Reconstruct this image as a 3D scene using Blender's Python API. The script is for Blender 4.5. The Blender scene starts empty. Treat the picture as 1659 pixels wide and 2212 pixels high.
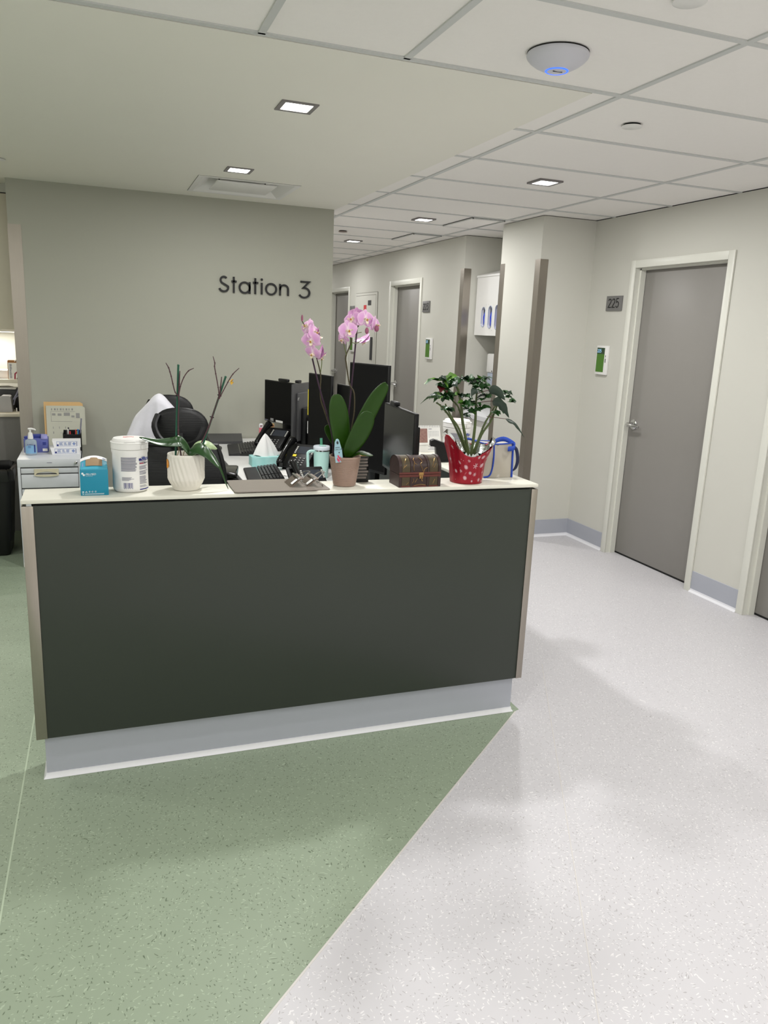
import bpy, bmesh, math, random
from mathutils import Vector, Matrix
C = bpy.context.scene
COL = C.collection
PI = math.pi
sin, cos = math.sin, math.cos
random.seed(11)

# ------------------------------------------------------------------ camera
yaw, pit, rol = .360013, .229175, .0426221
fwd = Vector((sin(yaw)*cos(pit), cos(yaw)*cos(pit), -sin(pit)))
rgt = fwd.cross(Vector((0, 0, 1))).normalized()
upv = rgt.cross(fwd)
r2 = rgt*cos(rol) + upv*sin(rol)
u2 = upv*cos(rol) - rgt*sin(rol)
cd = bpy.data.cameras.new('camera')
cam = bpy.data.objects.new('camera', cd)
COL.objects.link(cam)
cam.matrix_world = Matrix((r2, u2, -fwd)).transposed().to_4x4()
cam.location = (0, 0, 1.594)
cd.sensor_fit = 'HORIZONTAL'
cd.sensor_width = 36
cd.lens = 36*1670/1659
cd.clip_start = .05
C.camera = cam
# ------------------------------------------------------------------ world + exposure
w = bpy.data.worlds.new('world')
C.world = w
w.use_nodes = True
w.node_tree.nodes['Background'].inputs[0].default_value = (1, 1, 1, 1)
w.node_tree.nodes['Background'].inputs[1].default_value = .05
C.view_settings.view_transform = 'Standard'
C.view_settings.look = 'None'
C.view_settings.gamma = 1
C.view_settings.use_curve_mapping = False
C.view_settings.exposure = 0.16
LAMP_W = 19.0          # watts of one recessed downlight
LAMP_COL = (1.0, .99, .98)
ZC = 2.484             # ceiling height

# ------------------------------------------------------------------ materials
def lin(c):
    c = c/255
    return c/12.92 if c <= .04045 else ((c+.055)/1.055)**2.4
def rgb(t): return (lin(t[0]), lin(t[1]), lin(t[2]), 1)
MATS = {}
def M(name, col=(200, 200, 200), rough=.5, metal=0, spec=.5, var=.04, vscale=30, bump=0, bscale=200,
      emit=0, trans=0, stretch=None, alpha=1, sheen=0, coat=0, ior=1.45, tcol=None, attr=None, subs=0):
    m = bpy.data.materials.new(name)
    m.use_nodes = True
    nt = m.node_tree
    p = nt.nodes['Principled BSDF']
    tc = nt.nodes.new('ShaderNodeTexCoord')
    src = tc.outputs['Object']
    if stretch:
        mp = nt.nodes.new('ShaderNodeMapping')
        mp.inputs['Scale'].default_value = stretch
        nt.links.new(src, mp.inputs[0])
        src = mp.outputs[0]
    ns = nt.nodes.new('ShaderNodeTexNoise')
    ns.inputs['Scale'].default_value = vscale
    ns.inputs['Detail'].default_value = 3
    nt.links.new(src, ns.inputs['Vector'])
    c = rgb(col)
    mx = nt.nodes.new('ShaderNodeMix')
    mx.data_type = 'RGBA'
    d = rgb(tcol) if tcol else tuple(v*(1+var) for v in c[:3])+(1,)
    a = c if tcol else tuple(v*(1-var) for v in c[:3])+(1,)
    mx.inputs[6].default_value = a
    mx.inputs[7].default_value = d
    nt.links.new(ns.outputs[0], mx.inputs[0])
    out = mx.outputs[2]
    if attr:
        at = nt.nodes.new('ShaderNodeAttribute')
        at.attribute_name = attr
        mm = nt.nodes.new('ShaderNodeMix')
        mm.data_type = 'RGBA'
        mm.blend_type = 'MULTIPLY'
        mm.inputs[0].default_value = 1
        nt.links.new(out, mm.inputs[6])
        nt.links.new(at.outputs[0], mm.inputs[7])
        out = mm.outputs[2]
    nt.links.new(out, p.inputs['Base Color'])
    p.inputs['Roughness'].default_value = rough
    p.inputs['Metallic'].default_value = metal
    p.inputs['Specular IOR Level'].default_value = spec
    p.inputs['IOR'].default_value = ior
    p.inputs['Transmission Weight'].default_value = trans
    p.inputs['Sheen Weight'].default_value = sheen
    p.inputs['Coat Weight'].default_value = coat
    if subs:
        p.inputs['Subsurface Weight'].default_value = subs
        p.inputs['Subsurface Radius'].default_value = (.01, .006, .004)
    if bump:
        n2 = nt.nodes.new('ShaderNodeTexNoise')
        n2.inputs['Scale'].default_value = bscale
        n2.inputs['Detail'].default_value = 2
        nt.links.new(src, n2.inputs['Vector'])
        b = nt.nodes.new('ShaderNodeBump')
        b.inputs['Strength'].default_value = bump
        b.inputs['Distance'].default_value = .002
        nt.links.new(n2.outputs[0], b.inputs['Height'])
        nt.links.new(b.outputs[0], p.inputs['Normal'])
    if emit:
        p.inputs['Emission Color'].default_value = c
        p.inputs['Emission Strength'].default_value = emit
    MATS[name] = m
    return m

def floor_mat(name, base, dark, light, vlow, rough=.42):
    """sheet vinyl: plain ground with short dark and pale chips pressed into it"""
    m = M(name, base, rough=rough, spec=.35, var=vlow, vscale=2.5)
    nt = m.node_tree
    p = nt.nodes['Principled BSDF']
    cur = p.inputs['Base Color'].links[0].from_socket
    tc = nt.nodes.new('ShaderNodeTexCoord')
    for k, (col, sc, thr, keep, rot) in enumerate([(dark, (150, 55, 1), .17, .80, .5), (light, (60, 150, 1), .20, .78, .2),
                                                   (dark, (55, 170, 1), .15, .84, -.4), (light, (140, 50, 1), .17, .80, 1.0)]):
        ns = nt.nodes.new('ShaderNodeTexNoise')
        ns.inputs['Scale'].default_value = 14
        nt.links.new(tc.outputs['Object'], ns.inputs['Vector'])
        ad = nt.nodes.new('ShaderNodeMix')
        ad.data_type = 'VECTOR'
        ad.inputs[0].default_value = .06
        nt.links.new(tc.outputs['Object'], ad.inputs[4])
        nt.links.new(ns.outputs['Color'], ad.inputs[5])
        mp = nt.nodes.new('ShaderNodeMapping')
        mp.inputs['Rotation'].default_value = (0, 0, rot)
        mp.inputs['Scale'].default_value = sc
        mp.inputs['Location'].default_value = (3.1*k, 1.7*k, 0)
        nt.links.new(ad.outputs[1], mp.inputs[0])
        v = nt.nodes.new('ShaderNodeTexVoronoi')
        v.voronoi_dimensions = '2D'
        v.inputs['Scale'].default_value = 1
        nt.links.new(mp.outputs[0], v.inputs['Vector'])
        lt = nt.nodes.new('ShaderNodeMath')
        lt.operation = 'LESS_THAN'
        lt.inputs[1].default_value = thr
        nt.links.new(v.outputs['Distance'], lt.inputs[0])
        sp = nt.nodes.new('ShaderNodeSeparateColor')
        nt.links.new(v.outputs['Color'], sp.inputs[0])
        gt = nt.nodes.new('ShaderNodeMath')
        gt.operation = 'GREATER_THAN'
        gt.inputs[1].default_value = keep
        nt.links.new(sp.outputs[0], gt.inputs[0])
        ml = nt.nodes.new('ShaderNodeMath')
        ml.operation = 'MULTIPLY'
        nt.links.new(lt.outputs[0], ml.inputs[0])
        nt.links.new(gt.outputs[0], ml.inputs[1])
        mx = nt.nodes.new('ShaderNodeMix')
        mx.data_type = 'RGBA'
        nt.links.new(ml.outputs[0], mx.inputs[0])
        nt.links.new(cur, mx.inputs[6])
        mx.inputs[7].default_value = rgb(col)
        cur = mx.outputs[2]
    nt.links.new(cur, p.inputs['Base Color'])
    return m

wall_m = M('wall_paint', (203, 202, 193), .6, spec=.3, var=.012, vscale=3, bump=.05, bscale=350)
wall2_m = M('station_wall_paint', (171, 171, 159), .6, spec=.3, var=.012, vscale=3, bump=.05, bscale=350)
bounce_wall = M('bounce_wall_paint', (240, 240, 236), .7, spec=.2, var=.01)  # unseen left wall kept near white to bounce light onto the ceiling
soffit_m = M('soffit_paint', (238, 236, 226), .7, spec=.2, var=.012, vscale=3)
tile_m = M('ceiling_tile', (246, 243, 239), .85, spec=.1, var=.015, vscale=60, bump=.15, bscale=500)
tee_m = M('tee_white', (204, 206, 204), .45, var=.01)
frame_m = M('door_frame_paint', (218, 218, 208), .35, var=.01)
door_m = M('door_grey_laminate', (138, 135, 130), .4, var=.015, vscale=6)
green_floor = floor_mat('green_vinyl', (144, 157, 136), (100, 113, 93), (164, 177, 155), .04)
white_floor = floor_mat('pale_vinyl', (199, 197, 200), (172, 169, 171), (222, 220, 221), .02)
seam_g = M('weld_green', (176, 190, 166), .5)
seam_w = M('weld_pale', (206, 202, 198), .5)
base_m = M('vinyl_base_grey', (170, 173, 182), .4, var=.015)
cove_m = M('cove_white', (226, 226, 230), .35, var=.01)
panel_m = M('dark_green_laminate', (54, 59, 53), .33, spec=.4, var=.03, vscale=4, bump=.03, bscale=400)
top_m = M('counter_ivory', (222, 220, 207), .35, var=.015, vscale=8)
gap_m = M('dark_gap', (22, 23, 22), .8)
steel_m = M('brushed_steel', (168, 161, 152), .32, metal=1, var=.06, vscale=12, stretch=(40, 40, 1), bump=.04, bscale=60)
chrome_m = M('chrome', (205, 205, 205), .14, metal=1, var=.02)
black_m = M('black_plastic', (16, 16, 17), .42, spec=.35, var=.08)
gloss_black = M('black_gloss', (14, 14, 15), .16, var=.05)
screen_m = M('dark_screen', (9, 10, 13), .12, spec=.22, var=.05)
screen_matt = M('matt_screen', (10, 10, 11), .5, spec=.15, var=.05)
dgrey_m = M('dark_grey_plastic', (66, 66, 67), .45, var=.04)
white_m = M('white_plastic', (232, 231, 228), .35, var=.01)
worktop_m = M('white_worktop', (233, 233, 231), .3, var=.01)
cab_m = M('cabinet_pale_grey', (206, 209, 213), .3, var=.01)
beige_m = M('beige_plastic', (205, 198, 172), .4)
paper_m = M('paper_white', (236, 235, 231), .75, var=.015)
cardw_m = M('box_white', (236, 236, 238), .5, var=.01)
ink_grey = M('ink_grey', (122, 122, 138), .7)
ink_dark = M('ink_dark', (52, 52, 58), .7)
ink_blue = M('ink_blue', (34, 40, 120), .6)
ink_red = M('ink_red', (200, 62, 66), .6)
ink_white = M('ink_white', (228, 236, 238), .6)
ink_lblue = M('ink_light_blue', (132, 150, 196), .6)
teal_m = M('teal_card', (18, 132, 160), .42, var=.02)
teal2_m = M('teal_light_card', (66, 158, 184), .45, var=.02)
brown_in = M('brown_card', (146, 122, 92), .8, var=.06)
manila_m = M('manila_card', (214, 176, 122), .7, var=.04)
paleg_m = M('pale_folder', (196, 196, 180), .7, var=.02)
purple_m = M('violet_card', (92, 100, 168), .5, var=.03)
dpurple_m = M('blue_card', (50, 62, 140), .5, var=.03)
gel_m = M('clear_blue_gel', (196, 210, 220), .08, trans=.45, ior=1.36, var=.02)
trash_m = M('black_bin', (17, 17, 18), .45, var=.06, bump=.05)
mesh_m = M('black_mesh', (18, 18, 19), .55, var=.5, vscale=1, stretch=(2, 2, 320), bump=.5, bscale=1)
fleece_m = M('white_fleece', (206, 205, 212), .95, sheen=.4, var=.04, vscale=40, bump=.2, bscale=300)
ceram_m = M('white_ceramic', (226, 222, 212), .3, var=.015)
taupe_m = M('taupe_pot', (158, 134, 120), .4, var=.03)
soil_m = M('bark', (70, 54, 40), .95, var=.4, vscale=80, bump=.8, bscale=120)
leaf_m = M('orchid_leaf', (34, 66, 8), .36, spec=.35, var=.12, vscale=18, subs=.05)
leaf2_m = M('orchid_leaf_deep', (32, 66, 26), .28, var=.14, vscale=16)
leafp_m = M('pale_leaf', (158, 178, 134), .35, var=.15, vscale=20)
stake_m = M('green_stake', (20, 82, 60), .4, var=.05)
stakep_m = M('plum_stake', (48, 20, 46), .35, var=.05)
twig_m = M('dry_stem', (72, 44, 50), .6, var=.2, vscale=60)
stem_m = M('green_stem', (92, 104, 52), .5, var=.2, vscale=40)
stemd_m = M('dark_stem', (62, 54, 32), .5, var=.2, vscale=40)
petal_m = M('pink_petal', (255, 255, 255), .5, attr='tint', var=.03, vscale=90, subs=.1)
lip_m = M('orchid_lip', (246, 234, 226), .5, tcol=(238, 220, 176), vscale=120)
lipd_m = M('orchid_throat', (178, 128, 20), .5)
bud_m = M('orchid_bud', (150, 84, 112), .45, var=.1)
pleaf_m = M('poinsettia_leaf', (40, 84, 32), .42, tcol=(26, 60, 26), vscale=25, bump=.2, bscale=120)
pleafd_m = M('poinsettia_leaf_dark', (38, 56, 42), .4, tcol=(28, 46, 34), vscale=25, bump=.2, bscale=120)
pleafr_m = M('poinsettia_bract', (84, 20, 26), .45, var=.2)
pleafl_m = M('poinsettia_leaf_young', (86, 128, 44), .45, var=.15)
pstem_m = M('poinsettia_stem', (88, 104, 56), .55, tcol=(62, 70, 40), vscale=50)
foil_r = M('red_foil', (150, 16, 36), .34, metal=.25, var=.08, vscale=20, bump=.25, bscale=70)
foil_s = M('silver_foil', (206, 210, 208), .22, metal=1, var=.05, bump=.8, bscale=60)
chest_m = M('chest_leather', (50, 32, 29), .42, var=.2, vscale=30, bump=.2, bscale=120)
chest2_m = M('chest_olive', (80, 66, 40), .45, tcol=(54, 45, 27), vscale=60, bump=.4, bscale=90)
chestr_m = M('chest_red_band', (92, 40, 32), .45, var=.1)
brass_m = M('old_brass', (168, 132, 82), .35, metal=.8, var=.1)
bag_m = M('bag_silver_cloth', (172, 166, 154), .5, var=.05, vscale=12, bump=.15, bscale=40)
bluew_m = M('blue_webbing', (24, 66, 168), .55, var=.06)
mint_m = M('mint_enamel', (174, 212, 205), .35, var=.01)
mintd_m = M('straw_green', (84, 150, 122), .35)
tissue_m = M('tissue', (240, 240, 238), .9, var=.01)
tbox_m = M('tissue_box_teal', (112, 190, 186), .55, tcol=(190, 224, 222), vscale=14)
yellow_m = M('yellow_note', (232, 214, 60), .7)
pink_m = M('pink_tube', (236, 150, 158), .4, tcol=(232, 92, 120), vscale=14)
orange_m = M('amber_tube', (206, 156, 96), .4, var=.05)
green_scr = M('screen_green', (66, 112, 28), .3, emit=.10)
blue_led = M('led_blue', (50, 96, 255), .4, emit=1.6)
lamp_m = M('lamp_diffuser', (255, 255, 250), .5, emit=6)
lamp_trim = M('lamp_trim_grey', (128, 124, 124), .5)
ucl_m = M('under_cabinet_lens', (255, 250, 238), .5, emit=2)
ap_m = M('router_white', (206, 206, 214), .4, var=.01)
blueglove = M('blue_glove', (40, 66, 205), .5, var=.1)
clear_m = M('clear_sleeve', (176, 186, 204), .2, var=.02)
photo_m = M('photo_print', (110, 50, 66), .5, tcol=(176, 148, 130), vscale=110)
plate_m = M('sign_plate_grey', (126, 125, 124), .4, metal=.3, var=.02)
letter_m = M('black_letter', (14, 14, 15), .5)
greyp_m = M('grey_laminate', (120, 118, 114), .5, var=.02)
lamb_m = M('beige_laminate', (212, 204, 186), .5, var=.02)
lilac_m = M('lilac_plastic', (142, 116, 178), .4)
tagb_m = M('tag_pale_blue', (150, 186, 198), .5)

# ------------------------------------------------------------------ mesh builder
class B:
    def __init__(s):
        s.b = bmesh.new()
        s.tint = {}
    def box(s, x0, x1, y0, y1, z0, z1, bev=0, mat=None, seg=2):
        r = bmesh.ops.create_cube(s.b, size=1)
        vs = r['verts']
        for v in vs:
            v.co = Vector(((x0+x1)/2+v.co.x*(x1-x0), (y0+y1)/2+v.co.y*(y1-y0), (z0+z1)/2+v.co.z*(z1-z0)))
        if bev:
            es = list({e for v in vs for e in v.link_edges})
            q = bmesh.ops.bevel(s.b, geom=es, offset=bev, segments=seg, affect='EDGES', profile=.5)
            vs = list({v for f in q['faces'] for v in f.verts} | {v for v in vs if v.is_valid})
        if mat is not None:
            for v in vs: v.co = mat @ v.co
        return s
    def quad(s, a, b, c, d):
        s.b.faces.new([s.b.verts.new(Vector(p)) for p in (a, b, c, d)])
        return s
    def poly(s, pts):
        s.b.faces.new([s.b.verts.new(Vector(p)) for p in pts])
        return s
    def prism(s, pts, f, d0, d1):
        """pts in 2D, f(u,v,d) -> point, extruded between d0 and d1"""
        a = [s.b.verts.new(Vector(f(u, v, d0))) for u, v in pts]
        c = [s.b.verts.new(Vector(f(u, v, d1))) for u, v in pts]
        n = len(pts)
        s.b.faces.new(a[::-1]); s.b.faces.new(c)
        for i in range(n):
            s.b.faces.new((a[i], a[(i+1) % n], c[(i+1) % n], c[i]))
        return s
    def lathe(s, prof, o=(0, 0, 0), n=32, rf=None, cap=True, sx=1, sy=1, rot=0):
        rows = []
        for r, z in prof:
            row = []
            for k in range(n):
                a = 2*PI*k/n+rot
                q = r if rf is None else rf(r, z, a)
                row.append(s.b.verts.new(Vector((o[0]+q*cos(a)*sx, o[1]+q*sin(a)*sy, o[2]+z))))
            rows.append(row)
        for i in range(len(rows)-1):
            for k in range(n):
                s.b.faces.new((rows[i][k], rows[i][(k+1) % n], rows[i+1][(k+1) % n], rows[i+1][k]))
        if cap:
            if prof[0][0] > 1e-5: s.b.faces.new(rows[0][::-1])
            if prof[-1][0] > 1e-5: s.b.faces.new(rows[-1])
        return s
    def tube(s, pts, r, n=8, cap=True, sub=0, flat=1):
        P = [Vector(p) for p in pts]
        R = list(r) if hasattr(r, '__len__') else [r]*len(P)
        if sub:
            Q, S = [], []
            m = len(P)
            for i in range(m-1):
                p0, p1, p2, p3 = P[max(i-1, 0)], P[i], P[i+1], P[min(i+2, m-1)]
                for k in range(sub):
                    t = k/sub
                    Q.append(.5*((2*p1)+(p2-p0)*t+(2*p0-5*p1+4*p2-p3)*t*t+(3*p1-p0-3*p2+p3)*t**3))
                    S.append(R[i]+(R[i+1]-R[i])*t)
            Q.append(P[-1]); S.append(R[-1])
            P, R = Q, S
        rows = []
        t0 = (P[1]-P[0]).normalized()
        nrm = t0.orthogonal().normalized()
        for i, p in enumerate(P):
            a = P[max(i-1, 0)]; c = P[min(i+1, len(P)-1)]
            t = (c-a).normalized()
            nrm = (nrm-t*nrm.dot(t)).normalized()
            bn = t.cross(nrm)
            rows.append([s.b.verts.new(p+(nrm*cos(2*PI*k/n)+bn*sin(2*PI*k/n)*flat)*R[i]) for k in range(n)])
        for i in range(len(rows)-1):
            for k in range(n):
                s.b.faces.new((rows[i][k], rows[i][(k+1) % n], rows[i+1][(k+1) % n], rows[i+1][k]))
        if cap:
            s.b.faces.new(rows[0][::-1]); s.b.faces.new(rows[-1])
        return s
    def sphere(s, o, rx, ry=None, rz=None, n=14, m=8, mat=None):
        ry = ry or rx; rz = rz or rx
        q = bmesh.ops.create_uvsphere(s.b, u_segments=n, v_segments=m, radius=1)
        for v in q['verts']:
            p = Vector((v.co.x*rx, v.co.y*ry, v.co.z*rz))
            if mat is not None: p = mat @ p
            v.co = p+Vector(o)
        return s
    def grid(s, f, nu, nv, cu=False, col=None):
        g = []
        for j in range(nv+1):
            row = []
            for i in range(nu if cu else nu+1):
                v = s.b.verts.new(Vector(f(i/nu, j/nv)))
                if col: s.tint[v] = col(i/nu, j/nv)
                row.append(v)
            g.append(row)
        m = nu if cu else nu+1
        for j in range(nv):
            for i in range(nu):
                s.b.faces.new((g[j][i], g[j][(i+1) % m], g[j+1][(i+1) % m], g[j+1][i]))
        return s
    def text(s, txt, size, f, d0=0, d1=.0006, align='LEFT', xs=1):
        for pts, faces in [text_geo(txt, align)]:
            vs = [s.b.verts.new(Vector(f(p[0]*size*xs, p[1]*size, d1))) for p in pts]
            for q in faces:
                try: s.b.faces.new([vs[k] for k in q])
                except ValueError: pass
        return s
    def stroke(s, pts, wd, f, d0, d1, closed=False):
        n = len(pts)
        P = [Vector((p[0], p[1])) for p in pts]
        L, R = [], []
        for i in range(n):
            a = P[(i-1) % n] if closed or i > 0 else P[i]
            c = P[(i+1) % n] if closed or i < n-1 else P[i]
            d1_ = (P[i]-a); d2_ = (c-P[i])
            t1 = d1_.normalized() if d1_.length > 1e-9 else d2_.normalized()
            t2 = d2_.normalized() if d2_.length > 1e-9 else t1
            n1 = Vector((-t1.y, t1.x)); n2 = Vector((-t2.y, t2.x))
            mm = (n1+n2)
            mm = mm/max(mm.length, 1e-6)
            k = min(1/max(mm.dot(n1), .3), 2.2)
            L.append(P[i]+mm*k*wd/2); R.append(P[i]-mm*k*wd/2)
        m = n if closed else n-1
        V = [[s.b.verts.new(Vector(f(q[i].x, q[i].y, d))) for i in range(n)] for q in (L, R) for d in (d0, d1)]
        l0, l1, q0, q1 = V
        for i in range(m):
            j = (i+1) % n
            for fc in ((l1[i], q1[i], q1[j], l1[j]), (l0[i], l0[j], q0[j], q0[i]), (l0[i], l1[i], l1[j], l0[j]), (q0[i], q0[j], q1[j], q1[i])):
                s.b.faces.new(fc)
        if not closed:
            s.b.faces.new((l0[0], q0[0], q1[0], l1[0])); s.b.faces.new((l0[-1], l1[-1], q1[-1], q0[-1]))
        return s
    def build(s, name, mat, parent=None, at=None, world=False, sharp=38, flat=False):
        """one mesh object. at = origin of a thing that is a single mesh; world = coordinates given in world space"""
        inv = None
        if at is not None: inv = Matrix.Translation(-Vector(at))
        elif parent is not None and world:
            inv = chain(parent).inverted()
        if inv is not None:
            for v in s.b.verts: v.co = inv @ v.co
        bmesh.ops.recalc_face_normals(s.b, faces=s.b.faces[:])
        me = bpy.data.meshes.new(name)
        if s.tint:
            s.b.verts.index_update()
            cols = [s.tint.get(v, (1, 1, 1)) for v in s.b.verts]
        s.b.to_mesh(me)
        if s.tint:
            at_ = me.color_attributes.new('tint', 'FLOAT_COLOR', 'POINT')
            for k, c in enumerate(cols): at_.data[k].color = (*c, 1)
        s.b.free()
        if not flat:
            me.shade_smooth()
            me.set_sharp_from_angle(angle=math.radians(sharp))
        me.materials.append(mat)
        o = bpy.data.objects.new(name, me)
        COL.objects.link(o)
        if at is not None: o.location = at
        if parent is not None: o.parent = parent
        return o

def chain(o):
    m = Matrix.LocRotScale(o.location, o.rotation_euler, o.scale)
    return chain(o.parent) @ m if o.parent else m

TXT = {}
def text_geo(txt, align):
    k = (txt, align)
    if k not in TXT:
        cu = bpy.data.curves.new('t', 'FONT')
        cu.body = txt; cu.size = 1; cu.align_x = align
        cu.resolution_u = 3
        o = bpy.data.objects.new('t', cu)
        COL.objects.link(o)
        dg = bpy.context.evaluated_depsgraph_get()
        me = o.evaluated_get(dg).to_mesh()
        TXT[k] = ([tuple(v.co) for v in me.vertices], [tuple(p.vertices) for p in me.polygons])
        o.evaluated_get(dg).to_mesh_clear()
        bpy.data.objects.remove(o)
        bpy.data.curves.remove(cu)
    return TXT[k]

def tag(o, label=None, cat=None, group=None, kind=None):
    if label: o['label'] = label
    if cat: o['category'] = cat
    if group: o['group'] = group
    if kind: o['kind'] = kind
    return o
def thing(name, label, cat, loc=(0, 0, 0), rz=0, group=None):
    o = bpy.data.objects.new(name, None)
    o.empty_display_size = .05
    COL.objects.link(o)
    o.location = loc
    o.rotation_euler = (0, 0, rz)
    return tag(o, label, cat, group)
def struct(o, label=None, cat='structure'):
    o['kind'] = 'structure'
    if label: o['label'] = label
    o['category'] = cat
    return o
def copy_tree(o, parent=None):
    c = o.copy(); COL.objects.link(c); c.parent = parent
    for ch in list(o.children): copy_tree(ch, c)
    return c
def facexz(x0, y, z0):      # plane facing -Y : u -> +X, v -> +Z, d towards the viewer
    return lambda u, v, d: (x0+u, y-d, z0+v)
def facemx(x, y0, z0):      # plane facing -X : u -> -Y, v -> +Z
    return lambda u, v, d: (x-d, y0-u, z0+v)
def arc(cx, cy, r, a0, a1, n, ry=None):
    ry = ry or r
    return [(cx+r*cos(math.radians(a0+(a1-a0)*k/n)), cy+ry*sin(math.radians(a0+(a1-a0)*k/n))) for k in range(n+1)]
def lines(b, f, w_, h_, n, fill=.45, d=.0005, ragged=.35, seed=1):
    rr = random.Random(seed)
    for k in range(n):
        z = h_-(k+.5)*h_/n
        ww = w_*(1-ragged*rr.random())
        t = h_/n*fill/2
        b.poly([f(0, z-t, d), f(ww, z-t, d), f(ww, z+t, d), f(0, z+t, d)])

# =================================================================== STRUCTURE
XL, XR, YF, YB = -3.2, 3.65, -2.6, 14.0
def sb(name, mat, boxes, label, cat='wall', parent=None):
    b = B()
    for q in boxes: b.box(*q)
    o = b.build(name, mat, parent)
    return struct(o, label, cat) if parent is None else o

# floors: green field bounded by a diagonal, pale corridor
def fpt(k): return (1.672+k*(-1.367), 2.694+k*(-1.214))
def slab(pts):
    b = B()
    b.prism(pts, lambda u, v, d: (u, v, d), -.05, 0)
    return b
e = fpt(3.565)
fl = slab([(1.69, 6.2), (XL-.2, 6.2), (XL-.2, e[1]), e, fpt(0), (1.69, 2.70)]).build('floor', green_floor)
struct(fl, 'green speckled vinyl floor around and in front of the reception desk', 'floor')
fl2 = slab([(1.69, 6.2), (1.69, 2.70), fpt(0), e, (e[0], YF-.2), (XR+.5, YF-.2), (XR+.5, YB+.1), (1.69, YB+.1)]).build('floor', white_floor)
struct(fl2, 'pale grey speckled vinyl floor of the corridor', 'floor')
fl3 = slab([(XL-.2, 6.2), (1.69, 6.2), (1.69, 7.1), (XL-.2, 7.1)]).build('floor', green_floor)
struct(fl3, 'green vinyl floor of the alcove left of the station wall', 'floor')
def seam(p, q, wd, mat, par):
    p = Vector((*p, 0)); q = Vector((*q, 0))
    t = (q-p).normalized(); n = Vector((-t.y, t.x, 0))*wd/2
    b = B()
    a, c = p+n, p-n
    d_, f_ = q-n, q+n
    b.prism([(a.x, a.y), (c.x, c.y), (d_.x, d_.y), (f_.x, f_.y)], lambda u, v, d: (u, v, d), -.004, .0006)
    return b.build('weld_seam', mat, par)
seam((-.272, 5.2), (-.33, -1.0), .005, seam_g, fl)
seam(fpt(0.004), fpt(3.56), .006, seam_w, fl2)
seam((2.05, 3.1), (.75, .62), .003, seam_w, fl2)

# ceiling -----------------------------------------------------------
HX0, HX1, HY0, HY1 = .665, 1.27, 5.215, 5.795
b = B()
for q in ((XL, HX0, 2.702, 6.95), (HX1, 1.77, 2.702, 6.95), (HX0, HX1, 2.702, HY0), (HX0, HX1, HY1, 6.95)):
    b.box(q[0], q[1], q[2], q[3], ZC, ZC+.12)
sof = struct(b.build('ceiling', soffit_m), 'plain painted ceiling panel above the reception station', 'ceiling')
ceil = struct(sb('ceiling', gap_m, [(XL, XR+.3, YF, 2.70, ZC+.06, ZC+.12), (1.772, XR+.3, 2.70, YB, ZC+.06, ZC+.12)], None), 'white lay-in tile ceiling over corridor and foreground', 'ceiling')
YL = [2.07+.61*k for k in range(-8, 20)]
def tile(x0, x1, y0, y1):
    if x1-x0 < .03 or y1-y0 < .03: return
    b = B(); g = .002
    b.box(x0+g, x1-g, y0+g, y1-g, ZC+.005, ZC+.03)
    b.build('ceiling_tile', tile_m, ceil, flat=True)
def tee(x0, x1, y0, y1):
    b = B(); b.box(x0, x1, y0, y1, ZC, ZC+.02)
    b.build('ceiling_tee', tee_m, ceil, flat=True)
xa = [1.772, 1.885, 3.095, XR]
ya = [y for y in YL if y > 2.6]+[YB]
for i in range(3):
    for k in range(len(ya)-1): tile(xa[i], xa[i+1], ya[k], ya[k+1])
xb = [XL, -1.91, -.69, .53, 1.02, 1.885, 3.095, XR]
yb = [YF]+[y for y in YL if y < 2.6 and y > YF]+[2.68]
for i in range(7):
    for k in range(len(yb)-1): tile(xb[i], xb[i+1], yb[k], yb[k+1])
T = .012
for x in (1.885, 3.095): tee(x-T, x+T, YF, YB)
for x in (-1.91, -.69, .53, 1.02): tee(x-T, x+T, YF, 2.68)
for y in yb[1:-1]: tee(XL, 1.885-T, y-T, y+T)
for y in YL:
    if y > YF:
        tee(1.885+T, 3.095-T, y-T, y+T); tee(3.095+T, XR, y-T, y+T)
        if y > 2.75: tee(1.772, 1.885-T, y-T*.7, y+T*.7)
tee(XL, 1.885-T, 2.668, 2.694)
# shadow gap beside the tile field
b = B(); b.box(XL, 1.80, 2.694, 2.702, ZC+.004, ZC+.05); b.build('reveal_gap', gap_m, ceil)

# walls -------------------------------------------------------------
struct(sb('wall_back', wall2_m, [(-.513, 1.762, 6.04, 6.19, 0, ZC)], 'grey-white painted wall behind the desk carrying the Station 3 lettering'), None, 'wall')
D1 = (3.865, 4.85); D2 = (2.475, 3.46)
def wallx(x, y0, y1, doors, th=.15):
    q = []; y = y0
    for a, c in sorted(doors):
        q += [(x, x+th, y, a+.02, 0, ZC), (x, x+th, a+.02, c-.02, 2.14, ZC)]
        y = c-.02
    q.append((x, x+th, y, y1, 0, ZC))
    return q
struct(sb('wall_right', wall_m, wallx(XR, YF, 5.34, [D1, D2]), 'right corridor wall with room doors'), None, 'wall')
D3 = (7.771, 8.75); D4 = (10.27, 11.25)
struct(sb('wall_far', wall_m, wallx(3.25, 6.79, YB, [D3, D4], .46), 'far corridor wall beyond the alcove'), None, 'wall')
struct(sb('wall_pillar', wall_m, [(3.185, 3.80, 5.34, 5.965, 0, ZC)], 'painted wall pier between door 225 and the alcove'), None, 'wall')
struct(sb('wall_alcove', wall_m, [(3.68, 3.80, 5.965, 6.79, 0, ZC)], 'back wall of the alcove with glove dispenser'), None, 'wall')
struct(sb('wall_end', wall_m, [(1.772, 3.25, YB-.02, YB+.1, 0, ZC)], 'end wall of the corridor'), None, 'wall')
struct(sb('wall_corridor', wall_m, [(1.64, 1.762, 6.19, YB, 0, ZC)], 'left wall of the far corridor'), None, 'wall')
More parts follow.
